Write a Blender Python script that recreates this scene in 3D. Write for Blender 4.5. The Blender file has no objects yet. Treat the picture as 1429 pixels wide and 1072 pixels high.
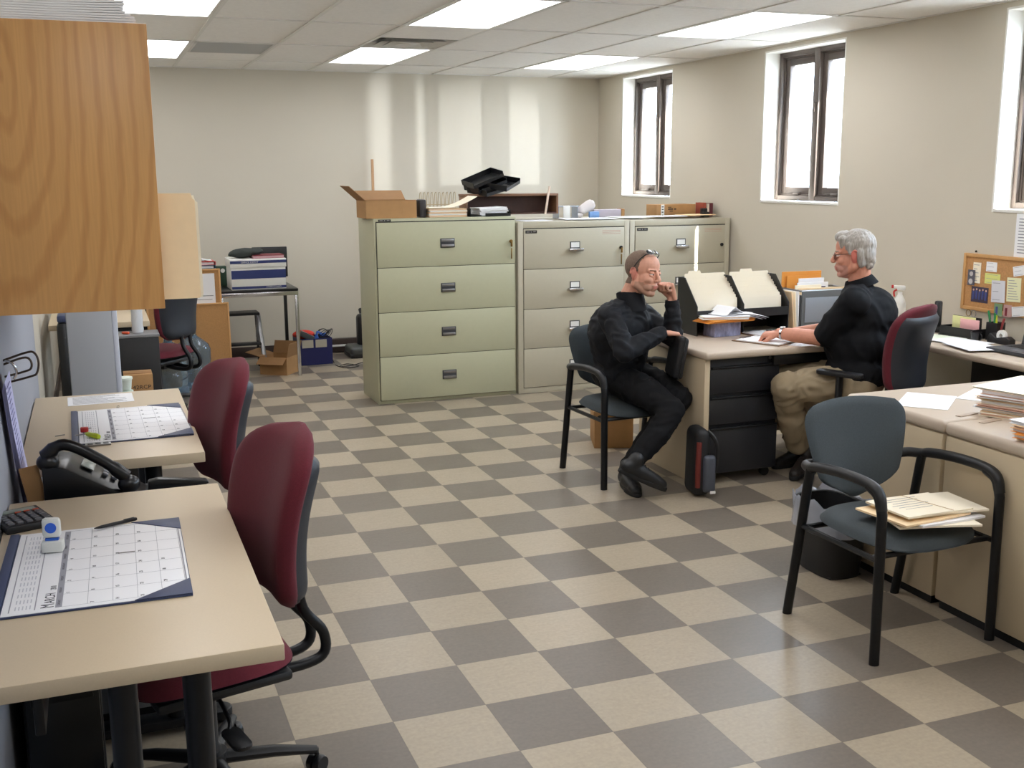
import bpy, bmesh, math, random
from mathutils import Vector, Matrix, noise
random.seed(7)
PI = math.pi
S = bpy.context.scene
COL = S.collection

# ------------------------------------------------------------------ materials
def srgb(r, g, b):
    f = lambda c: (c/255/12.92) if c/255 <= .04045 else ((c/255+.055)/1.055)**2.4
    return (f(r), f(g), f(b), 1)
MATS = {}
def mat(name, rgb, rough=.5, metal=0., var=0., vscale=8., bump=0., bscale=200., coat=0., sheen=0., trans=0., alpha=1., emit=None, estr=0., spec=.5, stretch=None):
    if name in MATS: return MATS[name]
    m = bpy.data.materials.new(name); m.use_nodes = True
    nt = m.node_tree; b = nt.nodes['Principled BSDF']; c = srgb(*rgb)
    b.inputs['Base Color'].default_value = c
    b.inputs['Roughness'].default_value = rough
    b.inputs['Metallic'].default_value = metal
    b.inputs['Specular IOR Level'].default_value = spec
    b.inputs['Coat Weight'].default_value = coat
    b.inputs['Sheen Weight'].default_value = sheen
    b.inputs['Transmission Weight'].default_value = trans
    b.inputs['Alpha'].default_value = alpha
    if emit:
        b.inputs['Emission Color'].default_value = srgb(*emit); b.inputs['Emission Strength'].default_value = estr
    tc = nt.nodes.new('ShaderNodeTexCoord')
    src = tc.outputs['Object']
    if stretch:
        mp = nt.nodes.new('ShaderNodeMapping'); mp.inputs['Scale'].default_value = stretch
        nt.links.new(src, mp.inputs['Vector']); src = mp.outputs['Vector']
    if var:
        n = nt.nodes.new('ShaderNodeTexNoise'); n.inputs['Scale'].default_value = vscale; n.inputs['Detail'].default_value = 5
        nt.links.new(src, n.inputs['Vector'])
        r = nt.nodes.new('ShaderNodeMapRange'); r.inputs['From Min'].default_value = .3; r.inputs['From Max'].default_value = .7
        r.inputs['To Min'].default_value = 1-var; r.inputs['To Max'].default_value = 1+var
        nt.links.new(n.outputs['Fac'], r.inputs['Value'])
        mx = nt.nodes.new('ShaderNodeMix'); mx.data_type = 'RGBA'; mx.blend_type = 'MULTIPLY'; mx.inputs[0].default_value = 1
        mx.inputs[6].default_value = c
        nt.links.new(r.outputs[0], mx.inputs[7]); nt.links.new(mx.outputs[2], b.inputs['Base Color'])
    if bump:
        n = nt.nodes.new('ShaderNodeTexNoise'); n.inputs['Scale'].default_value = bscale; n.inputs['Detail'].default_value = 3
        nt.links.new(src, n.inputs['Vector'])
        bp = nt.nodes.new('ShaderNodeBump'); bp.inputs['Strength'].default_value = bump; bp.inputs['Distance'].default_value = .002
        nt.links.new(n.outputs['Fac'], bp.inputs['Height']); nt.links.new(bp.outputs['Normal'], b.inputs['Normal'])
    MATS[name] = m
    return m

# ------------------------------------------------------------------ mesh builder
class B:
    def __init__(s): s.bm = bmesh.new()
    def _tag(s, faces, mi):
        for f in faces: f.material_index = mi
    def merge(s, bm2, mi=None, M=None):
        if M is not None: bm2.transform(M)
        me = bpy.data.meshes.new('t'); bm2.to_mesh(me); n0 = len(s.bm.faces)
        s.bm.from_mesh(me); bpy.data.meshes.remove(me); bm2.free()
        if mi is not None:
            s.bm.faces.ensure_lookup_table()
            for f in s.bm.faces[n0:]: f.material_index = mi
    def box(s, c, d, bev=0., mi=0, rz=0., M=None, seg=2):
        b = bmesh.new(); bmesh.ops.create_cube(b, size=1)
        bmesh.ops.scale(b, vec=d, verts=b.verts)
        if bev: bmesh.ops.bevel(b, geom=b.edges[:], offset=min(bev, min(d)*.49), segments=seg, profile=.5, affect='EDGES')
        T = Matrix.Translation(c) @ Matrix.Rotation(rz, 4, 'Z')
        if M is not None: T = Matrix.Translation(c) @ M
        s.merge(b, mi, T); return s
    def bb(s, x0, x1, y0, y1, z0, z1, bev=0., mi=0, seg=2):
        return s.box(((x0+x1)/2, (y0+y1)/2, (z0+z1)/2), (abs(x1-x0), abs(y1-y0), abs(z1-z0)), bev, mi, seg=seg)
    def tube(s, pts, r, n=10, mi=0, cap=True, flat=1., up=None):
        P = [Vector(p) for p in pts]; R = r if isinstance(r, (list, tuple)) else [r]*len(P)
        t0 = (P[1]-P[0]).normalized()
        a = Vector(up) if up else (Vector((0, 0, 1)) if abs(t0.z) < .9 else Vector((1, 0, 0)))
        rings = []
        u = (a - a.dot(t0)*t0).normalized()
        for i, p in enumerate(P):
            t = ((P[min(i+1, len(P)-1)]-p).normalized() + (p-P[max(i-1, 0)]).normalized())
            t = t.normalized() if t.length > 1e-6 else t0
            u = (u - u.dot(t)*t); u = u.normalized() if u.length > 1e-6 else t.orthogonal().normalized()
            v = t.cross(u)
            rings.append([s.bm.verts.new(p + (u*math.cos(2*PI*k/n)*flat + v*math.sin(2*PI*k/n))*R[i]) for k in range(n)])
        fs = []
        for i in range(len(rings)-1):
            for k in range(n):
                fs.append(s.bm.faces.new((rings[i][k], rings[i][(k+1) % n], rings[i+1][(k+1) % n], rings[i+1][k])))
        if cap: fs += [s.bm.faces.new(rings[0][::-1]), s.bm.faces.new(rings[-1])]
        s._tag(fs, mi); return s
    def lathe(s, prof, c=(0, 0, 0), n=24, mi=0, M=None):
        b = bmesh.new(); rings = []
        for r, z in prof:
            rings.append([b.verts.new((r*math.cos(2*PI*k/n), r*math.sin(2*PI*k/n), z)) for k in range(n)] if r > 1e-6 else [b.verts.new((0, 0, z))])
        for i in range(len(rings)-1):
            A, C = rings[i], rings[i+1]
            for k in range(n):
                k2 = (k+1) % n
                if len(A) == 1 and len(C) == 1: continue
                if len(A) == 1: b.faces.new((A[0], C[k2], C[k]))
                elif len(C) == 1: b.faces.new((A[k], A[k2], C[0]))
                else: b.faces.new((A[k], A[k2], C[k2], C[k]))
        bmesh.ops.recalc_face_normals(b, faces=b.faces[:])
        s.merge(b, mi, Matrix.Translation(c) @ (M if M is not None else Matrix.Identity(4))); return s
    def prism(s, poly, h, M=None, mi=0, bev=0.):
        # poly: xy points, extruded z 0..h, then M
        b = bmesh.new(); vs = [b.verts.new((x, y, 0)) for x, y in poly]
        f = b.faces.new(vs); r = bmesh.ops.extrude_face_region(b, geom=[f])
        bmesh.ops.translate(b, vec=(0, 0, h), verts=[v for v in r['geom'] if isinstance(v, bmesh.types.BMVert)])
        bmesh.ops.recalc_face_normals(b, faces=b.faces[:])
        if bev: bmesh.ops.bevel(b, geom=b.edges[:], offset=bev, segments=2, profile=.5, affect='EDGES')
        s.merge(b, mi, M); return s
    def ell(s, c, r, M=None, mi=0, seg=20, rings=12):
        b = bmesh.new(); bmesh.ops.create_uvsphere(b, u_segments=seg, v_segments=rings, radius=1)
        T = Matrix.Translation(c) @ (M if M is not None else Matrix.Identity(4)) @ Matrix.Diagonal((*r, 1))
        s.merge(b, mi, T); return s
    def cap(s, a, ra, b_, rb, mi=0):
        # tapered capsule
        a = Vector(a); b_ = Vector(b_); d = b_-a
        pr = []; N = 5; L = d.length
        for k in range(N+1): t = -PI/2+PI/2*k/N; pr.append((ra*math.cos(t), ra*math.sin(t)))
        for k in range(N+1): t = PI/2*k/N; pr.append((rb*math.cos(t), L+rb*math.sin(t)))
        pr[0] = (0, -ra); pr[-1] = (0, L+rb)
        s.lathe(pr, tuple(a), 16, mi, d.to_track_quat('Z', 'Y').to_matrix().to_4x4()); return s
    def grid(s, f, nu, nv, mi=0, closed_u=False):
        V = [[s.bm.verts.new(f(i/nu, j/nv)) for j in range(nv+1)] for i in range(nu+(0 if closed_u else 1))]
        fs = []
        for i in range(nu):
            for j in range(nv):
                i2 = (i+1) % len(V)
                fs.append(s.bm.faces.new((V[i][j], V[i2][j], V[i2][j+1], V[i][j+1])))
        s._tag(fs, mi); return s
    def sheet(s, f, nu, nv, th, mi=0):
        # thin solid sheet: f(u,v)->Vector, thickened downward
        b = bmesh.new()
        T = [[b.verts.new(Vector(f(i/nu, j/nv))) for j in range(nv+1)] for i in range(nu+1)]
        D = [[b.verts.new(Vector(f(i/nu, j/nv))-Vector((0, 0, th))) for j in range(nv+1)] for i in range(nu+1)]
        for i in range(nu):
            for j in range(nv):
                b.faces.new((T[i][j], T[i+1][j], T[i+1][j+1], T[i][j+1])); b.faces.new((D[i][j], D[i][j+1], D[i+1][j+1], D[i+1][j]))
        for i in range(nu):
            b.faces.new((T[i][0], D[i][0], D[i+1][0], T[i+1][0])); b.faces.new((T[i][nv], T[i+1][nv], D[i+1][nv], D[i][nv]))
        for j in range(nv):
            b.faces.new((T[0][j], T[0][j+1], D[0][j+1], D[0][j])); b.faces.new((T[nu][j], D[nu][j], D[nu][j+1], T[nu][j+1]))
        bmesh.ops.recalc_face_normals(b, faces=b.faces[:])
        s.merge(b, mi); return s
    def xf(s, M): s.bm.transform(M); return s

def smooth_path(pts, n=8):
    P = [Vector(p) for p in pts]; out = []
    Q = [2*P[0]-P[1]] + P + [2*P[-1]-P[-2]]
    for i in range(1, len(Q)-2):
        a, b, c, d = Q[i-1:i+3]
        for k in range(n):
            t = k/n
            out.append(.5*((2*b)+(c-a)*t+(2*a-5*b+4*c-d)*t*t+(3*b-a-3*c+d)*t**3))
    out.append(P[-1]); return out
def rrect(w, d, r, n=5):
    out = []
    for cx, cy, a0 in ((w/2-r, d/2-r, 0), (-w/2+r, d/2-r, PI/2), (-w/2+r, -d/2+r, PI), (w/2-r, -d/2+r, 1.5*PI)):
        for k in range(n+1): a = a0+PI/2*k/n; out.append((cx+r*math.cos(a), cy+r*math.sin(a)))
    return out

def obj(name, b, m, parent=None, smooth=35, loc=None, rz=0.):
    bm = b.bm if isinstance(b, B) else b
    if isinstance(bm, bmesh.types.BMesh):
        me = bpy.data.meshes.new(name); bm.to_mesh(me); bm.free()
    else: me = bm
    for x in (m if isinstance(m, (list, tuple)) else [m]): me.materials.append(x)
    if smooth and len(me.polygons):
        me.polygons.foreach_set('use_smooth', [True]*len(me.polygons))
        me.set_sharp_from_angle(angle=math.radians(smooth))
    o = bpy.data.objects.new(name, me); COL.objects.link(o)
    if parent: o.parent = parent
    if loc: o.location = loc
    if rz: o.rotation_euler = (0, 0, rz)
    return o
def tag(o, label, cat, group=None):
    o['label'] = label; o['category'] = cat
    if group: o['group'] = group
    return o
def thing(name, label, cat, loc=(0, 0, 0), rz=0., group=None):
    o = bpy.data.objects.new(name, None); COL.objects.link(o); o.empty_display_size = .05
    o.location = loc; o.rotation_euler = (0, 0, rz)
    return tag(o, label, cat, group)
def struct(name, b, m, parent=None, smooth=30):
    o = obj(name, b, m, parent, smooth); o['kind'] = 'structure'; return o
def dup(root, loc, rz, label, group=None):
    r = root.copy(); COL.objects.link(r); r.location = loc; r.rotation_euler = (0, 0, rz); r['label'] = label
    if group: r['group'] = group
    def rec(a, na):
        for ch in [o for o in bpy.data.objects if o.parent == a]:
            c = ch.copy(); COL.objects.link(c); c.parent = na; rec(ch, c)
    rec(root, r); return r
FONT = None
def text_mesh(txt, size, M, sx=1., ext=.0003):
    cu = bpy.data.curves.new('t', 'FONT'); cu.body = txt; cu.size = size; cu.extrude = ext; cu.resolution_u = 3
    cu.align_x = 'LEFT'
    o = bpy.data.objects.new('t', cu); COL.objects.link(o)
    dg = bpy.context.evaluated_depsgraph_get(); dg.update()
    me = bpy.data.meshes.new_from_object(o.evaluated_get(dg)); b = bmesh.new(); b.from_mesh(me)
    bpy.data.objects.remove(o); bpy.data.meshes.remove(me); bpy.data.curves.remove(cu)
    b.transform(M @ Matrix.Diagonal((sx, 1, 1, 1))); return b
def lettering(parent, parts, m, name='lettering'):
    b = B()
    for (t, size, M, sx) in parts: b.merge(text_mesh(t, size, M, sx), 0)
    return obj(name, b, m, parent, 0)
def basis(o, x, y):
    # matrix whose local x,y point along given directions
    x = Vector(x).normalized(); z = x.cross(Vector(y)).normalized(); y = z.cross(x)
    M = Matrix((x, y, z)).transposed().to_4x4(); M.translation = Vector(o); return M

# ------------------------------------------------------------------ camera
cd = bpy.data.cameras.new('camera'); cam = bpy.data.objects.new('camera', cd); COL.objects.link(cam); S.camera = cam
yaw, pit, rol = .3625, -.1925, -.0056
fw = Vector((math.sin(yaw)*math.cos(pit), math.cos(yaw)*math.cos(pit), math.sin(pit)))
rt = Vector((math.cos(yaw), -math.sin(yaw), 0)); up = rt.cross(fw)
r2 = rt*math.cos(rol)+up*math.sin(rol); u2 = -rt*math.sin(rol)+up*math.cos(rol)
M = Matrix((r2, u2, -fw)).transposed().to_4x4(); M.translation = Vector((-.7567, -3.0536, 1.6778)); cam.matrix_world = M
cd.sensor_fit = 'HORIZONTAL'; cd.sensor_width = 36; cd.lens = 36*1519.3/1429; cd.clip_start = .02

# ------------------------------------------------------------------ room
XW, YW, H = 4.05, 7.13, 2.584
XL, YN = -1.12, -4.6
# wall paint
wallm = mat('wall_paint', (200, 192, 176), .75, var=.02, vscale=1.2, bump=.15, bscale=350)
wallr = wallm
trimd = mat('baseboard_dark', (58, 44, 38), .5)
ceilm = mat('ceiling_tile', (238, 236, 232), .9, var=.03, vscale=40, bump=.5, bscale=120)
gridm = mat('ceiling_grid', (225, 223, 218), .6)
whitem = mat('white_paint', (225, 225, 222), .5)

def floor_mat():
    m = bpy.data.materials.new('vinyl_tile'); m.use_nodes = True; nt = m.node_tree; b = nt.nodes['Principled BSDF']; N = nt.nodes.new; L = nt.links.new
    tc = N('ShaderNodeTexCoord'); T = .3048
    def math_(op, a, b_=None):
        n = N('ShaderNodeMath'); n.operation = op
        for i, v in enumerate((a, b_)):
            if v is None: continue
            if isinstance(v, (int, float)): n.inputs[i].default_value = v
            else: L(v, n.inputs[i])
        return n.outputs[0]
    sep = N('ShaderNodeSeparateXYZ'); L(tc.outputs['Object'], sep.inputs[0])
    x = math_('DIVIDE', sep.outputs[0], T); y = math_('DIVIDE', sep.outputs[1], T)
    fx = math_('FLOOR', x); fy = math_('FLOOR', y)
    par = math_('FLOORED_MODULO', math_('ADD', fx, fy), 2.)   # 0 = dark
    # seams
    ax = math_('ABSOLUTE', math_('SUBTRACT', math_('FRACT', x), .5)); ay = math_('ABSOLUTE', math_('SUBTRACT', math_('FRACT', y), .5))
    seam = math_('GREATER_THAN', math_('MAXIMUM', ax, ay), .4955)
    # per tile random
    cmb = N('ShaderNodeCombineXYZ'); L(fx, cmb.inputs[0]); L(fy, cmb.inputs[1])
    wn = N('ShaderNodeTexWhiteNoise'); L(cmb.outputs[0], wn.inputs['Vector'])
    # streaks, direction turned per tile
    addv = N('ShaderNodeVectorMath'); addv.operation = 'ADD'; L(tc.outputs['Object'], addv.inputs[0]); L(wn.outputs['Color'], addv.inputs[1])
    mp = N('ShaderNodeMapping'); mp.inputs['Scale'].default_value = (22, 60, 22); L(addv.outputs[0], mp.inputs['Vector'])
    n1 = N('ShaderNodeTexNoise'); n1.inputs['Scale'].default_value = 1.; n1.inputs['Detail'].default_value = 4; n1.inputs['Roughness'].default_value = .6; L(mp.outputs[0], n1.inputs['Vector'])
    n2 = N('ShaderNodeTexNoise'); n2.inputs['Scale'].default_value = 75.; n2.inputs['Detail'].default_value = 2; L(tc.outputs['Object'], n2.inputs['Vector'])
    v = math_('ADD', math_('MULTIPLY', math_('SUBTRACT', n1.outputs['Fac'], .5), .22), math_('MULTIPLY', math_('SUBTRACT', n2.outputs['Fac'], .5), .30))
    v = math_('ADD', v, math_('MULTIPLY', math_('SUBTRACT', wn.outputs['Value'], .5), .10))
    gain = math_('ADD', v, 1.)
    mx = N('ShaderNodeMix'); mx.data_type = 'RGBA'; L(par, mx.inputs[0]); mx.inputs[6].default_value = srgb(116, 107, 97); mx.inputs[7].default_value = srgb(166, 153, 133)
    mu = N('ShaderNodeMix'); mu.data_type = 'RGBA'; mu.blend_type = 'MULTIPLY'; mu.inputs[0].default_value = 1; L(mx.outputs[2], mu.inputs[6]); L(gain, mu.inputs[7])
    ms = N('ShaderNodeMix'); ms.data_type = 'RGBA'; L(math_('MULTIPLY', seam, .35), ms.inputs[0]); L(mu.outputs[2], ms.inputs[6]); ms.inputs[7].default_value = srgb(70, 62, 55)
    L(ms.outputs[2], b.inputs['Base Color'])
    n3 = N('ShaderNodeTexNoise'); n3.inputs['Scale'].default_value = 5.; n3.inputs['Detail'].default_value = 5; L(tc.outputs['Object'], n3.inputs['Vector'])
    L(math_('ADD', math_('MULTIPLY', n3.outputs['Fac'], .08), .29), b.inputs['Roughness'])
    b.inputs['Specular IOR Level'].default_value = .3
    h = math_('ADD', math_('MULTIPLY', n2.outputs['Fac'], .15), math_('MULTIPLY', seam, -1.))
    n4 = N('ShaderNodeTexNoise'); n4.inputs['Scale'].default_value = 14.; n4.inputs['Detail'].default_value = 2; L(tc.outputs['Object'], n4.inputs['Vector'])
    h = math_('ADD', h, math_('MULTIPLY', n4.outputs['Fac'], .35))
    bp = N('ShaderNodeBump'); bp.inputs['Strength'].default_value = .3; bp.inputs['Distance'].default_value = .0012; L(h, bp.inputs['Height']); L(bp.outputs[0], b.inputs['Normal'])
    return m
struct('floor', B().bb(XL-.3, XW+.3, YN-.1, YW+.3, -.1, 0), floor_mat())
struct('wall_back', B().bb(XL-.3, XW+.4, YW, YW+.15, 0, H+.2), wallm)
struct('wall_left', B().bb(XL-.15, XL, YN, YW, 0, H+.2), wallm)
struct('wall_front', B().bb(XL-.3, XW+.4, YN-.15, YN, 0, H+.2), wallm)
# right wall with window openings
WT = .32
WIN = [(5.625, 6.60), (3.255, 4.215), (.90, 1.865), (-1.46, -.5), (-3.82, -2.86)]
WZ0, WZ1 = 1.437, 2.553
b = B(); ys = [YN]
for y0, y1 in sorted(WIN): ys += [y0, y1]
ys.append(YW+.15)
for i in range(0, len(ys), 2): b.bb(XW, XW+WT, ys[i], ys[i+1], 0, H+.2)
for y0, y1 in WIN: b.bb(XW, XW+WT, y0, y1, 0, WZ0); b.bb(XW, XW+WT, y0, y1, WZ1, H+.2)
struct('wall_right', b, wallr)
# baseboards
struct('baseboard_back', B().bb(XL, XW, YW-.012, YW, 0, .10, .003), trimd)
struct('baseboard_right', B().bb(XW-.012, XW, YN, YW-.012, 0, .10, .003), trimd)
struct('baseboard_left', B().bb(XL, XL+.012, YN, YW-.012, 0, .10, .003), trimd)

# ceiling: grid of 2x4 panels
GX = [-.015+.5855*k for k in range(-1, 8)]
GX = [XL] + GX[0:1] + GX[1:7] + [3.505]
GX = [XL, -.6, -.015, .57, 1.15, 1.735, 2.32, 2.905, 3.505, XW]
GY = [YN, -3.63, -2.38, -1.13, .12, 1.37, 2.62, 3.87, 5.12, 6.37, YW]
LIGHTS = {(4, 8), (4, 6), (7, 8), (7, 6), (1, 8), (1, 6), (4, 4), (7, 4), (1, 4), (4, 2), (7, 2), (1, 2)}
b = B()
for i in range(len(GX)-1):
    for j in range(len(GY)-1):
        if (i, j) in LIGHTS: continue
        if (i, j) == (4, 7): b.bb(GX[i], GX[i+1], GY[j], 4.50, H, H+.02); continue
        if (i, j) == (2, 8): b.bb(GX[i], GX[i+1], 5.84, GY[j+1], H, H+.02); continue
        b.bb(GX[i], GX[i+1], GY[j], GY[j+1], H+.004, H+.02)
b.bb(XL-.1, XW+.1, YN, YW, H+.15, H+.2)
struct('ceiling', b, ceilm)
b = B()
for x in GX[1:-1]: b.bb(x-.012, x+.012, YN, YW, H-.002, H+.012)
for y in GY[1:-1]: b.bb(XL, XW, y-.012, y+.012, H-.002, H+.012)
b.bb(XL, XW, YW-.018, YW, H-.002, H+.006); b.bb(XW-.018, XW, YN, YW, H-.002, H+.006); b.bb(XL, XL+.018, YN, YW, H-.002, H+.006)
struct('trim_1', b, gridm)
LS = 7.0
panelm = mat('light_diffuser', (255, 252, 244), .4, emit=(250, 251, 255), estr=LS)
WHERE = {(4, 8): 'centre row, at the back wall end', (4, 6): 'centre row, nearer the camera', (7, 8): 'row nearest the windows, far end', (7, 6): 'row nearest the windows, near the middle window',
         (1, 8): 'left row, far one peeking out beside the wood cabinet', (1, 6): 'left row, near one at the top edge'}
for k, (i, j) in enumerate(sorted(LIGHTS)):
    t = thing('ceiling_light', 'bright recessed fluorescent ceiling panel, ' + WHERE.get((i, j), 'behind the camera position'), 'ceiling light',
              ((GX[i]+GX[i+1])/2, (GY[j]+GY[j+1])/2, H), 0, 'recessed fluorescent ceiling panels')
    w = GX[i+1]-GX[i]-.026; d = GY[j+1]-GY[j]-.026
    if k == 0 or True:
        obj('diffuser', B().box((0, 0, .008), (w-.03, d-.03, .008), .002), panelm, t)
        f = B()
        for sx in (-1, 1): f.box((sx*(w/2-.008), 0, .006), (.016, d, .014))
        for sy in (-1, 1): f.box((0, sy*(d/2-.008), .006), (w-.032, .016, .014))
        obj('frame', f, gridm, t)
        obj('housing', B().box((0, 0, .06), (w, d, .08), .01), whitem, t)
# air diffuser
t = thing('air_diffuser', 'square white ceiling air diffuser with stepped cones beside the centre light panel', 'air vent', (1.4425, 4.81, H))
dfm = mat('vent_white', (205, 203, 198), .5); drk = mat('vent_dark', (120, 118, 115), .8)
f = B()
for k, (s0, s1, z0, z1) in enumerate([(.285, .235, 0, .03), (.225, .165, -.004, .03), (.155, .10, -.006, .03)]):
    v = []
    for (s_, z_) in ((s0, z0), (s1, z1)):
        v.append([f.bm.verts.new((x*s_, y*s_, z_)) for x, y in ((-1, -1), (1, -1), (1, 1), (-1, 1))])
    for q in range(4): f.bm.faces.new((v[0][q], v[0][(q+1) % 4], v[1][(q+1) % 4], v[1][q]))
f.box((0, 0, -.002), (.15, .15, .004), .001)
obj('cone', f, dfm, t); obj('duct', B().box((0, 0, .05), (.56, .60, .03)), drk, t)
t = thing('return_grille', 'grey slatted return air grille in the ceiling of the left bay', 'air vent', (.2775, 5.48, H))
f = B(); f.box((0, .345, .004), (.55, .02, .012)).box((0, -.345, .004), (.55, .02, .012)).box((-.272, 0, .004), (.02, .70, .012)).box((.272, 0, .004), (.02, .70, .012))
obj('frame', f, dfm, t)
f = B()
for k in range(26): f.box((0, -.325+k*.026, .006), (.53, .004, .016), M=Matrix.Rotation(.6, 4, 'X'))
obj('slat', f, mat('vent_slats', (190, 189, 185), .5), t)['kind'] = 'stuff'
obj('duct', B().box((0, 0, .05), (.54, .68, .03)), drk, t)

# windows
bronze = mat('window_bronze', (88, 78, 72), .45, metal=.2)
revm = mat('reveal_white', (232, 230, 224), .6)
glassm = bpy.data.materials.new('window_glass'); glassm.use_nodes = True
nt = glassm.node_tree; nt.nodes.clear(); o_ = nt.nodes.new('ShaderNodeOutputMaterial'); tr = nt.nodes.new('ShaderNodeBsdfTransparent'); gl = nt.nodes.new('ShaderNodeBsdfGlossy'); gl.inputs['Roughness'].default_value = .02
mxs = nt.nodes.new('ShaderNodeMixShader'); mxs.inputs[0].default_value = .05; nt.links.new(tr.outputs[0], mxs.inputs[1]); nt.links.new(gl.outputs[0], mxs.inputs[2]); nt.links.new(mxs.outputs[0], o_.inputs[0])
for k, (y0, y1) in enumerate(WIN):
    t = bpy.data.objects.new('window_%d' % (k+1), None); COL.objects.link(t); t.location = (XW, (y0+y1)/2, WZ0); t['kind'] = 'structure'
    w = y1-y0; h = WZ1-WZ0; D = .125
    rv = B(); th = .012
    rv.bb(0, D, -w/2, -w/2+th, 0, h).bb(0, D, w/2-th, w/2, 0, h).bb(0, D, -w/2+th, w/2-th, h-th, h)
    o = obj('reveal', rv, revm, t); o['kind'] = 'structure'
    o = obj('window_sill', B().bb(-.006, D, -w/2+th, w/2-th, 0, .018, .003), revm, t); o['kind'] = 'structure'
    f = B(); i0 = w/2-th
    def ring(x0, x1, a0, a1, z0, z1, wd):
        f.bb(x0, x1, a0, a0+wd, z0, z1, .002).bb(x0, x1, a1-wd, a1, z0, z1, .002).bb(x0, x1, a0+wd, a1-wd, z1-wd, z1, .002).bb(x0, x1, a0+wd, a1-wd, z0, z0+wd, .002)
    ring(D, D+.09, -i0, i0, .018, h-th, .035)
    ring(D+.02, D+.09, -i0+.035, i0-.035, .053, h-th-.035, .012)
    f.bb(D-.005, D+.09, -.032, .032, .03, h-th, .003)
    o = obj('window_frame', f, bronze, t); o['kind'] = 'structure'
    for sgn in (-1, 1):
        f = B(); a0, a1 = (sgn*.032, sgn*(i0-.047)); a0, a1 = min(a0, a1), max(a0, a1)
        ring(D+.03, D+.075, a0, a1, .066, h-th-.048, .05)
        f.bb(D+.01, D+.03, (a0+a1)/2-.05, (a0+a1)/2+.03, .058, .078, .004).bb(D+.012, D+.026, (a0+a1)/2+.0, (a0+a1)/2+.10, .066, .074, .003)
        o = obj('sash', f, bronze, t); o['kind'] = 'structure'
        o2 = obj('pane', B().bb(D+.05, D+.054, a0+.05, a1-.05, .116, h-th-.098), glassm, o); o2['kind'] = 'structure'
    lt = B().box((D-.012, 0, h*.62), (.014, .022, .07), .003)
    o = obj('window_latch', lt, bronze, t); o['kind'] = 'structure'
# overhang outside
struct('floor_outside', B().bb(XW+WT, XW+14, YN-8, YW+10, -.6, -.5), mat('outdoor_concrete', (190, 188, 184), .8))

# ------------------------------------------------------------------ light
w = bpy.data.worlds.new('w'); S.world = w; w.use_nodes = True; nt = w.node_tree
bg = nt.nodes['Background']; bg.inputs[0].default_value = (.66, .82, 1, 1); bg.inputs[1].default_value = 24.0
sd = bpy.data.lights.new('sun', 'SUN'); sd.energy = 55; sd.angle = .009; sd.color = (1, .97, .92)
so = bpy.data.objects.new('sun', sd); COL.objects.link(so)
SUN = Vector((-.49, 1.0, -1.0)); so.rotation_euler = SUN.to_track_quat('-Z', 'Y').to_euler()
for k, (y0, y1) in enumerate(WIN):
    pd = bpy.data.lights.new('portal', 'AREA'); pd.shape = 'RECTANGLE'; pd.size = WZ1-WZ0-.05; pd.size_y = y1-y0-.05; pd.cycles.is_portal = True
    po = bpy.data.objects.new('portal', pd); COL.objects.link(po); po.location = (XW+.26, (y0+y1)/2, (WZ0+WZ1)/2); po.rotation_euler = (0, PI/2, 0)

for nm, loc, tgt, pw, ang in (('added_glint_spot', (7.2, -.86, 1.62), (4.2, 3.75, 1.72), 2500, .12), ('added_glint_spot', (11.2, .55, 1.55), (4.2, 6.10, 1.75), 2900, .10)):  # added outdoor spots, aimed to throw reflected-sun patches on the back wall
    ld = bpy.data.lights.new(nm, 'SPOT'); ld.energy = pw; ld.spot_size = ang*1.6; ld.spot_blend = .7; ld.shadow_soft_size = .05; ld.color = (.86, .93, 1)
    lo = bpy.data.objects.new(nm, ld); COL.objects.link(lo); lo.location = loc; lo.rotation_euler = (Vector(tgt)-Vector(loc)).to_track_quat('-Z', 'Y').to_euler()
S.view_settings.view_transform = 'Standard'; S.view_settings.look = 'None'; S.view_settings.gamma = 1; S.view_settings.use_curve_mapping = False
S.view_settings.exposure = .1
S.cycles.use_denoising = True
S.cycles.max_bounces = 8; S.cycles.diffuse_bounces = 5; S.cycles.sample_clamp_indirect = 6
# ================================================================== FURNITURE
black = mat('black_plastic', (24, 24, 26), .45, bump=.1, bscale=300)
blackm = mat('black_metal', (22, 23, 26), .38, metal=.3)
blacks = mat('black_satin', (16, 17, 20), .3)
chrome = mat('chrome', (205, 205, 208), .18, metal=1.)
steel = mat('brushed_steel', (150, 150, 150), .35, metal=1.)
burg = mat('burgundy_fabric', (96, 24, 38), .95, sheen=.06, var=.08, vscale=150, bump=.4, bscale=600)
greyf = mat('grey_green_fabric', (66, 73, 77), .95, sheen=.05, var=.08, vscale=180, bump=.4, bscale=600)
shell = mat('charcoal_shell', (40, 44, 52), .5, bump=.15, bscale=300)
olive = mat('olive_enamel', (180, 179, 150), .38, var=.012, vscale=30, bump=.12, bscale=500)
beigec = mat('beige_enamel', (186, 180, 160), .38, var=.012, vscale=30, bump=.12, bscale=500)
gap = mat('shadow_gap_dark', (38, 38, 34), .7)  # dark colour standing in for shade between the drawer fronts
lamin = mat('beige_laminate', (198, 180, 152), .42, var=.02, vscale=260)
lamedge = mat('laminate_edge', (176, 158, 134), .5)
taupe = mat('taupe_laminate', (190, 174, 156), .4, var=.02, vscale=260)
taupee = mat('cream_desk_metal', (200, 182, 152), .45, bump=.1, bscale=400)
paper = mat('white_paper', (238, 238, 240), .8)
papery = mat('cream_paper', (248, 238, 216), .8)
manila = mat('manila', (250, 221, 178), .75, var=.02, vscale=30)
card = mat('cardboard', (168, 128, 84), .85, var=.05, vscale=20, bump=.2, bscale=100)
cardd = mat('cardboard_inside', (150, 112, 72), .85, var=.05, vscale=20)
orange_p = mat('orange_envelope', (226, 150, 60), .7)
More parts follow.
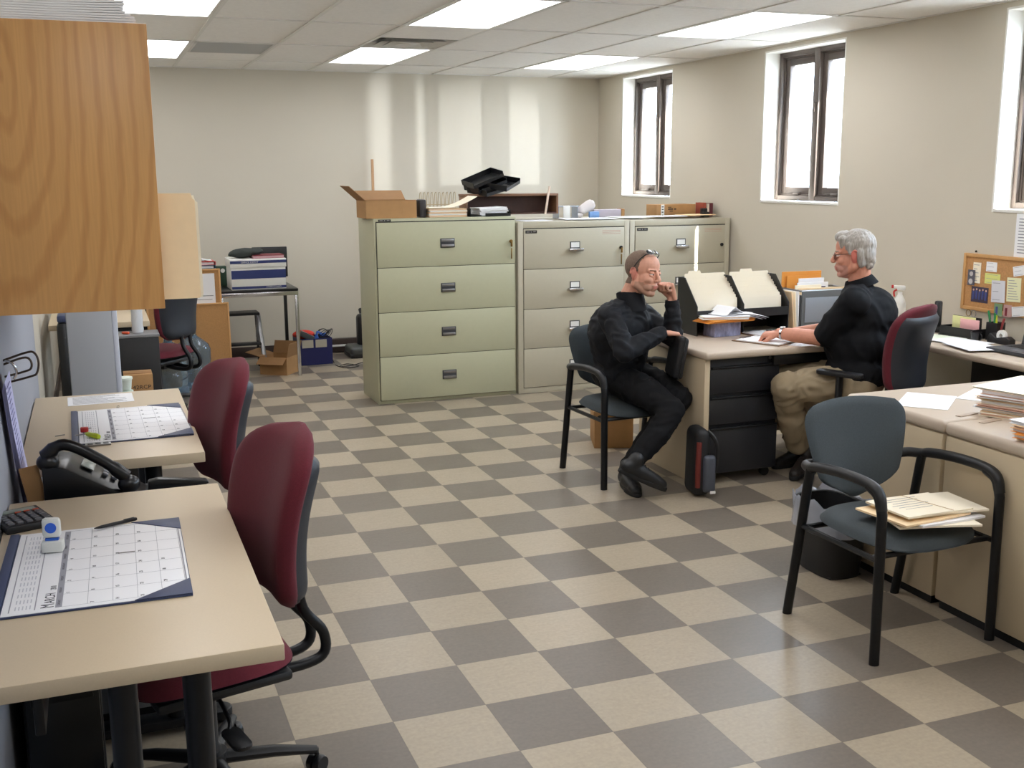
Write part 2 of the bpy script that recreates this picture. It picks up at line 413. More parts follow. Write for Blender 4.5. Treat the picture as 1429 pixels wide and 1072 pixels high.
ink = mat('print_ink', (62, 62, 70), .8)
inkl = mat('pale_print_ink', (150, 150, 158), .8)
navy = mat('navy_vinyl', (52, 62, 94), .5)
label_w = mat('label_white', (230, 230, 226), .5)
red_p = mat('red_plastic', (190, 40, 40), .4)
blue_p = mat('blue_plastic', (40, 90, 180), .4)

# ---- big wall cupboard end panel with plywood grain
def wood_mat():
    m = bpy.data.materials.new('maple_plywood'); m.use_nodes = True; nt = m.node_tree; b = nt.nodes['Principled BSDF']; N = nt.nodes.new; L = nt.links.new
    tc = N('ShaderNodeTexCoord')
    # cathedral grain: rings around a far tilted axis, warped by noise
    n0 = N('ShaderNodeTexNoise'); n0.inputs['Scale'].default_value = 3.; n0.inputs['Detail'].default_value = 3
    mp0 = N('ShaderNodeMapping'); mp0.inputs['Scale'].default_value = (1.6, 1, .55); L(tc.outputs['Object'], mp0.inputs[0]); L(mp0.outputs[0], n0.inputs['Vector'])
    mp = N('ShaderNodeMapping'); mp.inputs['Scale'].default_value = (1.0, .2, .26); mp.inputs['Location'].default_value = (.065, 0, -.215); L(tc.outputs['Object'], mp.inputs[0])
    ad = N('ShaderNodeMix'); ad.data_type = 'VECTOR'; ad.inputs[0].default_value = .10; L(mp.outputs[0], ad.inputs[4]); L(n0.outputs['Color'], ad.inputs[5])
    wv = N('ShaderNodeTexWave'); wv.wave_type = 'RINGS'; wv.rings_direction = 'Y'; wv.inputs['Scale'].default_value = 9; wv.inputs['Distortion'].default_value = 1.4; wv.inputs['Detail'].default_value = 2; wv.inputs['Detail Scale'].default_value = 2
    L(ad.outputs[1], wv.inputs['Vector'])
    n1 = N('ShaderNodeTexNoise'); n1.inputs['Scale'].default_value = 1.; n1.inputs['Detail'].default_value = 5
    mp1 = N('ShaderNodeMapping'); mp1.inputs['Scale'].default_value = (160, 20, 5); L(tc.outputs['Object'], mp1.inputs[0]); L(mp1.outputs[0], n1.inputs['Vector'])
    n2 = N('ShaderNodeTexNoise'); n2.inputs['Scale'].default_value = 1.; mp2 = N('ShaderNodeMapping'); mp2.inputs['Scale'].default_value = (5, 3, 1.5); L(tc.outputs['Object'], mp2.inputs[0]); L(mp2.outputs[0], n2.inputs['Vector'])
    cr = N('ShaderNodeValToRGB'); cr.color_ramp.elements[0].color = srgb(188, 137, 82); cr.color_ramp.elements[1].color = srgb(200, 151, 94)
    cr.color_ramp.elements[0].position = .02; cr.color_ramp.elements[1].position = .45
    L(wv.outputs['Fac'], cr.inputs[0])
    mu = N('ShaderNodeMix'); mu.data_type = 'RGBA'; mu.blend_type = 'MULTIPLY'; mu.inputs[0].default_value = 1
    r = N('ShaderNodeMapRange'); r.inputs['To Min'].default_value = .84; r.inputs['To Max'].default_value = 1.14; L(n1.outputs['Fac'], r.inputs['Value'])
    r2 = N('ShaderNodeMapRange'); r2.inputs['To Min'].default_value = .85; r2.inputs['To Max'].default_value = 1.15; L(n2.outputs['Fac'], r2.inputs['Value'])
    mm = N('ShaderNodeMath'); mm.operation = 'MULTIPLY'; L(r.outputs[0], mm.inputs[0]); L(r2.outputs[0], mm.inputs[1])
    L(cr.outputs[0], mu.inputs[6]); L(mm.outputs[0], mu.inputs[7]); L(mu.outputs[2], b.inputs['Base Color'])
    b.inputs['Roughness'].default_value = .4
    return m
maple = wood_mat()
SY = .04; SX1 = -.757+.2073*(SY+3.05)/3.4*1.0
SX1 = -.592; SZ0, SZ1 = 1.318, 2.06
t = thing('wall_shelf', 'light maple plywood shelf unit mounted on the left wall above the desks', 'shelf', (-.83, SY, SZ0))
hw = SX1+.83; hl = -1.115+.83
obj('end_panel', B().bb(hl, hw, 0, .02, 0, SZ1-SZ0, .0015), maple, t)
obj('end_panel', B().bb(hl, hw, 1.20, 1.22, 0, SZ1-SZ0, .0015), maple, t)
obj('back_panel', B().bb(hl, hl+.01, .02, 1.20, 0, SZ1-SZ0), maple, t)
for z in (.0, .36, SZ1-SZ0-.02): obj('shelf_board', B().bb(hl+.01, hw-.012, .02, 1.20, z+.001, z+.019), maple, t)
t = thing('paper_stack', 'thick stack of white paper lying on top of the maple wall shelf', 'paper', (-.85, SY+.17, SZ1))
b = B()
for k in range(9):
    z = .0005+k*.006; w_ = .465-.004*k
    b.sheet(lambda u, v, z=z, w_=w_, k=k: Vector((-.235+.02*random.random()*.1+w_*u+.008*math.sin(k), -.15+.28*v, z+.0055+.012*max(0, u-.6)**2*k/3)), 8, 2, .0052)
obj('sheets', b, paper, t)
# manila folders standing on the shelf, sticking out
for k, (dx, lab) in enumerate([(0, 'manila folder standing on the wall shelf, front one sticking out past the plywood end'), (.012, 'cream folder just behind the front manila folder on the wall shelf')]):
    t = thing('manila_folder', lab, 'folder', (-.655+dx*.7, SY+.045+k*.014, SZ0+.0195), 0, 'folders standing on the wall shelf')
    h_ = .288 if k == 0 else .282; w_ = .325
    pl = [(-w_/2, 0), (w_/2-.004, 0), (w_/2, .01), (w_/2-.002, h_*.93), (w_/2-.008, h_*.95), (w_/2-.012, h_), (-w_/2, h_)]
    Mx = Matrix.Rotation(PI/2, 4, 'X')
    obj('front_flap', B().prism(pl, .0012, Mx, 0), manila if k == 0 else papery, t)
    obj('back_flap', B().prism([(x, y*.985) for x, y in pl], .0012, Matrix.Translation((0, .006, 0)) @ Mx, 0), manila if k == 0 else papery, t)

# ---- left partition, wall things
partm = mat('partition_fabric', (150, 152, 160), .9, bump=.3, bscale=500)
t = thing('partition_panel', 'pale grey fabric partition panel along the left edge behind the desks', 'partition', (-1.085, -.1, 0))
obj('fabric_panel', B().bb(-.025, .035, -3.0, 2.44, .03, 1.30, .004), partm, t)
obj('trim_rail', B().bb(-.03, .04, -3.0, 2.445, 1.30, 1.325, .004), mat('partition_trim', (140, 140, 140), .4), t)
obj('foot_rail', B().bb(-.03, .04, -3.0, 2.445, 0, .03, .002), blackm, t)
# ---- desks (left row)
def left_desk(y0, y1, label, x0=-1.045, x1=-.458):
    t = thing('desk', label, 'desk', ((x0+x1)/2, (y0+y1)/2, 0), 0, 'beige desks in the left row')
    w = x1-x0; d = y1-y0
    obj('desktop', B().box((0, 0, .722), (w, d, .036), .003), lamin, t)
    for s in (-1, 1):
        yy = s*(d/2-.10)
        b = B(); b.tube([(-.02, yy, .05), (-.02, yy, .70)], .029, 16).tube([(.125, yy, .05), (.125, yy, .70)], .029, 16)
        obj('leg', b, blackm, t)
        b = B(); b.prism(rrect(w*.98, .075, .036), .03, Matrix.Translation((0, yy, .02)), bev=.006)
        b.ell((-w*.44, yy, .012), (.02, .02, .012)).ell((w*.44, yy, .012), (.02, .02, .012))
        obj('foot', b, blackm, t)
        obj('support_beam', B().box((0, yy, .70-.008), (w*.85, .05, .014), .003), blackm, t)
    obj('crossbar', B().box((-.18, 0, .62), (.02, d-.24, .10), .003), blackm, t)
    return t
left_desk(-.955, .302, 'nearest beige laminate desk at the lower left holding a desk calendar, stamp and pen')
left_desk(.71, 1.925, 'second beige desk on the left, with desk calendar and yellow highlighter, beyond the telephone')
# low grey cabinet between them carrying phone and stapler
t = thing('file_pedestal', 'low grey metal pedestal between the two left desks carrying the telephone', 'cabinet', (-.745, .505, 0))
gm = mat('grey_enamel', (120, 120, 122), .4, bump=.1, bscale=400)
obj('body', B().bb(-.27, .27, -.19, .19, .03, .655, .006), gm, t)
for z0, z1 in ((.06, .33), (.34, .63)):
    d_ = obj('drawer', B().bb(.27, .286, -.182, .182, z0, z1, .004), gm, t)
    obj('handle', B().bb(.286, .296, -.08, .08, z1-.06, z1-.045, .003), blackm, d_)
obj('plinth', B().bb(-.25, .25, -.17, .17, 0, .03), blackm, t)
PZ = .655

# ---- task chair (burgundy)
def task_chair(label, loc, rz, group='burgundy task chairs', arms=True, hs=.47):
    t = thing('task_chair', label, 'chair', loc, rz, group)
    # local: faces +X ; back at -X
    def superell(cx, cz, a, bb_, n=2.6): pass
    # seat cushion
    b = B()
    def seat(u, v, top):
        a = 2*PI*u; r = v
        cx = math.copysign(abs(math.cos(a))**.62, math.cos(a)); cy = math.copysign(abs(math.sin(a))**.62, math.sin(a))
        x = .218*cx*r; y = .235*cy*r
        if top: z = .055*(1-r**5)**.5 + .008*abs(y/.24)**2*r - (.03*max(0, x/.235)**3)
        else: z = -.022*(1-r**6)**.5 - (.02*max(0, x/.235)**3)
        return Vector((x+.01, y, hs-.05+z))
    bm = b.bm
    b.grid(lambda u, v: seat(u, v, True), 40, 12, 0, True); b.grid(lambda u, v: seat(u, v, False), 40, 6, 1, True)
    bmesh.ops.remove_doubles(bm, verts=bm.verts, dist=.0006); bmesh.ops.recalc_face_normals(bm, faces=bm.faces)
    obj('seat', b, [burg, shell], t, 60)
    obj('seat_pan', B().box((0, 0, hs-.09), (.36, .36, .03), .012), black, t)
    # back: curved cushion  (front face toward +X)
    Z0, Z1 = hs+.075, hs+.545
    def backp(u, v, off, mul=1.):
        # u around outline param: use grid s in[-1,1], q in[0,1]
        s_ = 2*u-1; q = v
        wz = (.175+.042*math.sin(PI*min(1, q*1.15)*.5)) * (1-max(0, (q-.70)/.30)**2.6*.99)**.5 * (1-.28*max(0, (.14-q)/.14)**2)
        y = wz*s_*mul; z = Z0+(Z1-Z0)*q
        x = -.235-.075*q**1.6+.045*math.sin(PI*q)*.6 + .055*(abs(s_)**2.2)*.9*wz/.22 + off
        return Vector((x, y, z))
    def thick(u, v): s_ = abs(2*u-1); e = max(0, 1-s_**4)*max(0, 1-abs(2*v-1)**10); return e**.5
    b = B()
    b.grid(lambda u, v: backp(u, v, .055*thick(u, v)+.008), 26, 30, 0)
    b.grid(lambda u, v: backp(u, v, -.012*thick(u, v)-.006), 26, 30, 0)
    bm = b.bm
    # bridge rim: simple—merge border by solid rim strip
    def rim(u0, v0, u1, v1, n):
        for k in range(n):
            p = [(u0+(u1-u0)*kk/n, v0+(v1-v0)*kk/n) for kk in (k, k+1)]
            A = [backp(a, c, .055*thick(a, c)+.008) for a, c in p]; C = [backp(a, c, -.012*thick(a, c)-.006) for a, c in p]
            vs = [bm.verts.new(x) for x in (A[0], A[1], C[1], C[0])]; bm.faces.new(vs)
    rim(0, 0, 1, 0, 26); rim(0, 1, 1, 1, 26); rim(0, 0, 0, 1, 30); rim(1, 0, 1, 1, 30)
    bmesh.ops.remove_doubles(bm, verts=bm.verts, dist=.0008); bmesh.ops.recalc_face_normals(bm, faces=bm.faces)
    obj('backrest', b, burg, t, 70)
    b = B()
    b.grid(lambda u, v: backp(.05+.9*u, .02+.84*v, -.02-.03*thick(u, v)), 20, 24, 0)
    b.grid(lambda u, v: backp(.03+.94*u, .01+.87*v, -.008), 20, 24, 0)
    bm = b.bm
    def rim2(u0, v0, u1, v1, n):
        for k in range(n):
            p = [(u0+(u1-u0)*kk/n, v0+(v1-v0)*kk/n) for kk in (k, k+1)]
            A = [backp(.05+.9*a, .02+.84*c, -.02-.03*thick(a, c)) for a, c in p]; C = [backp(.03+.94*a, .01+.87*c, -.008) for a, c in p]
            bm.faces.new([bm.verts.new(x) for x in (A[0], A[1], C[1], C[0])])
    rim2(0, 0, 1, 0, 20); rim2(0, 1, 1, 1, 20); rim2(0, 0, 0, 1, 24); rim2(1, 0, 1, 1, 24)
    bmesh.ops.remove_doubles(bm, verts=bm.verts, dist=.0008); bmesh.ops.recalc_face_normals(bm, faces=bm.faces)
    obj('back_shell', b, shell, t, 60)
    # J bars carrying the back
    for s_ in (-1, 1):
        obj('back_bar', B().tube(smooth_path([(-.255, s_*.045, hs+.14), (-.27, s_*.045, hs+.03), (-.325, s_*.05, hs-.05), (-.32, s_*.05, hs-.12), (-.22, s_*.045, hs-.135), (-.06, s_*.04, hs-.115)], 6), .015, 12), blackm, t)
    obj('mechanism', B().box((-.0, 0, hs-.125), (.24, .16, .045), .015), black, t)
    lv = B().tube(smooth_path([(0, .08, hs-.13), (.01, .20, hs-.15), (.02, .23, hs-.165)], 5), .006, 8)
    lv.merge(B().prism(rrect(.05, .12, .022), .012, Matrix.Translation((.02, .28, hs-.172)), bev=.004).bm)
    obj('lever', lv, black, t)
    if arms:
        for s_ in (-1, 1):
            a = B(); a.tube(smooth_path([(.03, s_*.17, hs-.10), (.03, s_*.26, hs-.09), (.03, s_*.285, hs-.02), (.03, s_*.285, hs+.17)], 6), .017, 10, flat=1.6)
            o = obj('armrest', a, black, t)
            obj('arm_pad', B().prism(rrect(.26, .075, .035), .025, Matrix.Translation((.03, s_*.285, hs+.165)), bev=.008), black, o)
    b = B().lathe([(0, .09), (.03, .09), (.03, .14), (.024, .15), (.024, hs-.15), (0, hs-.15)], (0, 0, 0), 20)
    obj('gas_column', b, black, t)
    b = B().lathe([(0, .06), (.045, .06), (.045, .125), (0, .13)], (0, 0, 0), 20)
    for k in range(5):
        a = 2*PI*k/5+.39; e = (math.cos(a)*.29, math.sin(a)*.29)
        b.tube([(0, 0, .105), (e[0]*.6, e[1]*.6, .09), (e[0], e[1], .07)], [.024, .02, .014], 10, flat=.8)
    obj('star_base', b, black, t)
    for k in range(5):
        a = 2*PI*k/5+.39; e = (math.cos(a)*.29, math.sin(a)*.29)
        c = B().lathe([(0, -.022), (.024, -.022), (.027, -.016), (.027, -.003), (.02, -.003), (.02, .003), (.027, .003), (.027, .016), (.024, .022), (0, .022)], (e[0], e[1], .027), 16, M=Matrix.Rotation(a+.7, 4, 'Z') @ Matrix.Rotation(PI/2, 4, 'X'))
        c.tube([(e[0], e[1], .03), (e[0], e[1], .075)], .007, 8)
        obj('caster', c, blacks, t)
    return t
tc1 = task_chair('nearest burgundy task chair, pushed in at the near left desk', (-.565, -.20, 0), PI+.24, arms=False, hs=.46)
# proto copies
dup(tc1, (-.58, .96, 0), PI+.25, 'second burgundy task chair, at the left desk with the highlighter')
tc3 = dup(tc1, (-.40, 5.05, 0), PI-.75, 'task chair with black back shell turned to the camera beside the water bottles')

# ---- guest arm chair (grey-green)
def arm_chair(label, loc, rz, fab):
    t = thing('guest_chair', label, 'chair', loc, rz, 'black framed guest chairs')
    # local: faces -Y ; width along X
    hs = .422
    def seat(u, v, top):
        a = 2*PI*u; r = v
        cx = math.copysign(abs(math.cos(a))**.68, math.cos(a)); cy = math.copysign(abs(math.sin(a))**.68, math.sin(a))
        x = .252*cx*r*(1-.07*max(0, cy*r)); y = .235*cy*r
        if top: z = .035*(1-r**5)**.5 - .028*max(0, -y/.235)**3
        else: z = -.028*(1-r**6)**.5 - .022*max(0, -y/.235)**3
        return Vector((x, y-.005, hs-.015+z))
    b = B(); bm = b.bm
    b.grid(lambda u, v: seat(u, v, True), 44, 12, 0, True); b.grid(lambda u, v: seat(u, v, False), 44, 6, 0, True)
    bmesh.ops.remove_doubles(bm, verts=bm.verts, dist=.0006); bmesh.ops.recalc_face_normals(bm, faces=bm.faces)
    obj('seat', b, fab, t, 60)
    Z0, Z1 = hs+.055, hs+.385
    def bp(u, v, off):
        s_ = 2*u-1; q = v
        wz = (.165+.075*math.sin(PI/2*min(1, q*1.05))) * (1-.17*max(0, (q-.78)/.22)**2.5) * (1-.62*max(0, (.22-q)/.22)**2)
        z = Z0+(Z1-Z0)*q + .018*(1-s_*s_)*(1 if q > .5 else 0)*(2*q-1) - .03*(1-s_*s_)*max(0, 1-q*3)
        y = .215+.075*q - .045*abs(s_)**2*wz/.24 + off
        return Vector((wz*s_, y, z))
    th = lambda u, v: (max(0, 1-abs(2*u-1)**6)*max(0, 1-abs(2*v-1)**8))**.5
    b = B(); bm = b.bm
    b.grid(lambda u, v: bp(u, v, -.022*th(u, v)), 24, 24, 0); b.grid(lambda u, v: bp(u, v, .022*th(u, v)), 24, 24, 0)
    bmesh.ops.remove_doubles(bm, verts=bm.verts, dist=.0008); bmesh.ops.recalc_face_normals(bm, faces=bm.faces)
    obj('backrest', b, fab, t, 70)
    for s_ in (-1, 1):
        X = s_*.262
        # front leg up and over as arm, sweeping back down to the rear leg and backrest
        o = obj('leg', B().tube(smooth_path([(X, -.235, 0), (X, -.232, .30), (X, -.23, .535)], 4)+smooth_path([(X, -.225, .555), (X, -.205, .597), (X, -.16, .619)], 5), .0165, 12, flat=1.15), blackm, t)
        obj('leg', B().tube(smooth_path([(X, .255, 0), (X, .205, .30), (X, .165, .55), (X, .155, .605)], 5), .0165, 12, flat=1.15), blackm, t)
        ar = obj('armrest', B().tube(smooth_path([(X, -.228, .550), (X, -.210, .605), (X, -.15, .627), (X, -.02, .629), (X, .11, .617), (X, .155, .605), (X*.93, .205, .600), (X*.80, .228, .595)], 6), .019, 14, flat=1.), black, t)
    obj('back_frame', B().tube(smooth_path([(-.21, .228, .595), (-.10, .27, .60), (0, .28, .603), (.10, .27, .60), (.21, .228, .595)], 5), .014, 10), blackm, t)
    fr_ = B(); fr_.tube([(-.262, -.19, .372), (.262, -.19, .372)], .011, 8).tube([(-.262, .17, .372), (.262, .17, .372)], .011, 8)
    fr_.tube([(-.262, -.232, .372), (-.262, .19, .372)], .011, 8).tube([(.262, -.232, .372), (.262, .19, .372)], .011, 8)
    obj('seat_frame', fr_, blackm, t)
    return t
ac1 = arm_chair('empty grey green guest chair with black arms in the right foreground, folders on its seat', (1.905, .025, 0), .03, greyf)
dup(ac1, (1.945, 2.285, 0), .06, 'black framed guest chair the man in the dark jacket sits on')

# ---- lateral file cabinets
def lateral(name, label, x0, x1, y0, y1, h, m, style):
    t = thing(name, label, 'filing cabinet', ((x0+x1)/2, (y0+y1)/2, 0), 0, 'tall lateral filing cabinets')
    w = x1-x0; d = y1-y0
    obj('body', B().box((0, .006, h/2), (w, d-.012, h), .004), m, t)
    fx0, fx1 = (-w/2+.016, w/2-.016) if style == 0 else (-w/2+.045, w/2-.045)
    ztop = h-.022 if style == 0 else h-.05; zb = .03 if style == 0 else .045
    obj('shadow_strip', B().bb(fx0-.003, fx1+.003, -d/2+.002, -d/2+.01, zb-.003, ztop+.003), gap, t)  # dark sheet behind the drawers, paints the shade in their gaps
    if style == 1:
        obj('face_frame', B().bb(-w/2, fx0-.003, -d/2-.002, -d/2+.01, 0, h, .002).bb(fx1+.003, w/2, -d/2-.002, -d/2+.01, 0, h, .002).bb(fx0-.003, fx1+.003, -d/2-.002, -d/2+.01, ztop+.003, h, .002).bb(fx0-.003, fx1+.003, -d/2-.002, -d/2+.01, 0, zb-.003, .002), m, t)
    n = 4; hh = (ztop-zb)/n
    for k in range(n):
        z0 = zb+hh*k; z1 = z0+hh-.004
        dr = obj('drawer', B().bb(fx0, fx1, -d/2-.008, -d/2+.004, z0, z1, .003), m, t)
        cz = (z0+z1)/2+.005; cx = -.0
        if style == 0:
            hd = B(); hd.bb(cx-.055, cx+.055, -d/2-.013, -d/2-.006, cz-.034, cz+.034, .002)
            obj('recess_pull', hd, mat('dark_pull', (56, 58, 62), .4), dr)
            hd = B(); hd.bb(cx-.048, cx+.048, -d/2-.022, -d/2-.012, cz-.03, cz-.010, .003).bb(cx-.048, cx+.048, -d/2-.015, -d/2-.012, cz+.010, cz+.028, .001)
            obj('label_lip', hd, steel, dr)
        else:
            hd = B(); hd.bb(cx-.042, cx+.042, -d/2-.011, -d/2-.007, cz-.016, cz+.045, .001)
            obj('label_holder', hd, mat('dark_pull', (56, 58, 62), .4), dr)
            obj('label_card', B().bb(cx-.034, cx+.034, -d/2-.013, -d/2-.0105, cz+.0, cz+.038), label_w, dr)
            hd = B().bb(cx-.058, cx+.058, -d/2-.045, -d/2-.036, cz-.028, cz-.008, .004).bb(cx-.058, cx+.058, -d/2-.04, -d/2-.008, cz-.010, cz-.006, .002)
            obj('chrome_pull', hd, chrome, dr)
    # lock and keys, logo
    lx = fx1-.045
    lk = B().lathe([(0, 0), (.013, 0), (.013, .01), (.009, .014), (0, .014)], (lx+.015, -d/2-.008, ztop-.16), 16, M=Matrix.Rotation(PI/2, 4, 'X'))
    obj('lock', lk, mat('brass', (140, 110, 60), .35, metal=.8) if style == 0 else blackm, t)
    if style == 0 or x1 < 3.3:
        obj('key', B().bb(lx+.008, lx+.022, -d/2-.03, -d/2-.022, ztop-.20, ztop-.16, .002).bb(lx+.010, lx+.020, -d/2-.026, -d/2-.02, ztop-.29, ztop-.21, .003), mat('brass', (140, 110, 60), .35, metal=.8), t)
    lg = B().bb(fx0+.012, fx0+.105, -d/2-.0095, -d/2-.008, ztop-.035 if style else h-.018, ztop-.012 if style else h-.003)
    obj('maker_plate', lg, mat('dark_plate', (45, 44, 44), .4), t)
    zc_ = (ztop-.0235) if style else h-.0105
    obj('plate_marks', B().bb(fx0+.022, fx0+.045, -d/2-.0101, -d/2-.0094, zc_-.003, zc_+.003).bb(fx0+.055, fx0+.063, -d/2-.0101, -d/2-.0094, zc_-.004, zc_+.004).bb(fx0+.075, fx0+.095, -d/2-.0101, -d/2-.0094, zc_-.002, zc_+.004), steel, t)
    if style == 1:
        b = B()
        for q in range(3): b.bb(fx1-.19, fx1-.035, -d/2-.0088, -d/2-.008, ztop-.03-q*.012, ztop-.0275-q*.012)
        obj('warning_lines', b, mat('faded_red_print', (190, 140, 125), .6), t)
    return t
lateral('lateral_file', 'olive green four-drawer lateral file cabinet, leftmost of the row, with recessed dark pulls', 1.105, 2.188, 4.605, 5.10, 1.352, olive, 0)
lateral('lateral_file', 'beige four-drawer fireproof file in the middle of the row, behind the jacketed man', 2.20, 3.128, 4.600, 5.32, 1.308, beigec, 1)
lateral('lateral_file', 'beige four-drawer fireproof file at the right end of the row under the far window', 3.134, 4.030, 4.600, 5.32, 1.305, beigec, 1)
CZ = 1.352; CZ2 = 1.308

# ---- main desk, credenza, peninsula desks on the right
t = thing('desk', 'main beige desk with rounded edge between the two men', 'desk', (3.08, 2.24, 0))
DX0, DX1, DY0, DY1 = 2.185, 3.995, 1.835, 2.62
obj('desktop', B().bb(DX0-3.08, DX1-3.08, DY0-2.24, DY1-2.24, .700, .740, .016, seg=4), taupe, t)
obj('end_panel', B().bb(DX0-3.08+.012, DX0-3.08+.045, DY0-2.24+.03, DY1-2.24-.02, .0, .700, .004), taupee, t)
obj('modesty_panel', B().bb(DX0-3.08+.045, .36, DY1-2.24-.06, DY1-2.24-.04, .08, .700), taupee, t)
obj('apron', B().bb(-.45, .40, DY0-2.24+.04, DY0-2.24+.06, .64, .700, .003), blackm, t)
dk = mat('black_drawer', (30, 31, 36), .42, bump=.1, bscale=300)
t = thing('file_pedestal', 'black three-drawer pedestal under the left end of the main desk', 'cabinet', (2.46, 2.16, 0))
obj('body', B().bb(-.215, .225, -.245, .30, .055, .695, .004), dk, t)
for z0, z1 in ((.065, .325), (.335, .495), (.505, .66)):
    d_ = obj('drawer', B().bb(-.212, .222, -.265, -.246, z0, z1-.022, .003), dk, t)
    obj('pull', B().bb(-.205, .215, -.277, -.258, z1-.020, z1-.008, .004), blackm, d_)
obj('lock', B().lathe([(0, 0), (.009, 0), (.009, .006), (0, .007)], (.17, -.246, .678), 12, M=Matrix.Rotation(PI/2, 4, 'X')), steel, t)
for sx in (-.18, .19):
    for sy in (-.2, .25): obj('caster', B().lathe([(0, -.012), (.026, -.012), (.026, .012), (0, .012)], (sx, sy, .027), 14, M=Matrix.Rotation(PI/2, 4, 'X')).bb(sx-.012, sx+.012, sy-.008, sy+.008, .03, .055), blacks, t)
t = thing('credenza', 'long beige worktop running along the window wall under the corkboard', 'desk', (3.73, .55, 0))
obj('desktop', B().bb(3.435-3.73, 3.995-3.73, -1.35-.55, 1.833-.55, .700, .740, .014, seg=4), taupe, t)
obj('modesty_panel', B().bb(.20, .215, -1.85, 1.25, .03, .700), black, t)
obj('end_panel', B().bb(-.27, .25, -1.9, -1.87, 0, .700, .003), taupee, t)
obj('support_panel', B().bb(-.25, .20, .42, .45, .0, .700, .003), black, t)
def pen_desk(label, y0, y1):
    t = thing('peninsula_desk', label, 'desk', (2.80, (y0+y1)/2, 0)); d = (y1-y0)/2
    x0 = 2.195-2.80; x1 = 3.30-2.80
    obj('desktop', B().bb(x0, x1, -d, d, .690, .740, .018, seg=4), taupe, t)
    obj('side_panel', B().bb(x0+.006, x1-.02, -d+.006, d-.006, .035, .689, .006), taupee, t)
    obj('plinth', B().bb(x0+.02, x1-.04, -d+.02, d-.02, 0, .034), blackm, t)
    return t
pen_desk('beige side desk behind the empty guest chair with two loose white sheets', .124, .705)
pen_desk('beige desk at the right edge piled with folders, nearest the camera', -1.25, .118)
for k, (x, y) in enumerate([(2.36, .18), (2.36, .06)]):
    g_ = tag(obj('desk_grommet', B().bb(-.055, .055, -.012, .012, 0, .003, .001), mat('grommet', (170, 150, 130), .5), loc=(x, y, .7402), rz=.2), ['small tan cable cover on the side desk by the loose sheets', 'small tan cable cover on the nearest right desk by the folder pile'][k], 'cable cover')
    
# corkboard on the right wall
corkm = mat('cork', (186, 138, 88), .9, var=.12, vscale=90, bump=.5, bscale=200)
oak = mat('oak_frame', (196, 148, 92), .5, var=.06, vscale=30)
t = thing('corkboard', 'cork pinboard in a light wood frame on the right wall, covered in notes', 'pinboard', (XW, 1.74, .865))
obj('cork', B().bb(-.014, -.001, -.30, .27, .012, .318), corkm, t)
f = B(); f.bb(-.022, -.001, -.32, -.30, 0, .33, .002).bb(-.022, -.001, .27, .29, 0, .33, .002).bb(-.022, -.001, -.30, .27, 0, .02, .002).bb(-.022, -.001, -.30, .27, .31, .33, .002)
obj('frame', f, oak, t)
# ================================================================== SMALL THINGS
def sheets(name, label, cat, loc, rz, w, d, n, m, th=.001, jit=.01, curl=0., group=None):
    t = thing(name, label, cat, loc, rz, group)
    for k in range(n):
        mm = m[k % len(m)] if isinstance(m, list) else m
        dx, dy, a = random.uniform(-jit, jit), random.uniform(-jit, jit), random.uniform(-jit, jit)*4
        b = B(); ph = random.uniform(0, 6)
        b.sheet(lambda u, v: Vector(((u-.5)*w+dx, (v-.5)*d+dy, .0004+th*(k+1)+curl*(u**3)*k/n+.0006*math.sin(4*u+ph)*(th > .002))), 8, 4, th*.85)
        b.xf(Matrix.Rotation(a, 4, 'Z')); obj('sheet', b, mm, t, 0)
    return t
def print_lines(parent, w, d, n, z, m=inkl, x0=None, th=.0018, name='printed_lines', ragged=.5):
    b = B(); rnd = random.Random(n*7)
    for k in range(n):
        y = d/2-.02-(d-.04)*k/max(1, n-1); L_ = (w-.04)*(1-ragged*rnd.random())
        b.bb(-w/2+.02, -w/2+.02+L_, y-th/2, y+th/2, z, z+.0002)
    return obj(name, b, m, parent, 0)
def carton(name, label, cat, loc, rz, w, d, h, m, mi=None, wall=.004, flaps=()):
    t = thing(name, label, cat, loc, rz)
    b = B(); b.bb(-w/2, w/2, -d/2, -d/2+wall, 0, h).bb(-w/2, w/2, d/2-wall, d/2, 0, h).bb(-w/2, -w/2+wall, -d/2+wall, d/2-wall, 0, h).bb(w/2-wall, w/2, -d/2+wall, d/2-wall, 0, h).bb(-w/2+wall, w/2-wall, -d/2+wall, d/2-wall, 0, wall)
    obj('box_body', b, m, t)
    for side, L_, ang in flaps:   # ang from horizontal-outward up
        f = B()
        if side in 'LR':
            s = -1 if side == 'L' else 1; f.bb(0, L_, -d/2+.003, d/2-.003, -wall/2, wall/2)
            f.xf(Matrix.Translation((s*(w/2-wall/2), 0, h)) @ Matrix.Rotation(0 if s > 0 else PI, 4, 'Z') @ Matrix.Rotation(-ang, 4, 'Y'))
        else:
            s = -1 if side == 'F' else 1; f.bb(-w/2+.003, w/2-.003, 0, L_, -wall/2, wall/2)
            f.xf(Matrix.Translation((0, s*(d/2-wall/2), h)) @ Matrix.Rotation(0 if s > 0 else PI, 4, 'Z') @ Matrix.Rotation(ang, 4, 'X'))
        obj('flap', f, mi or m, t)
    return t

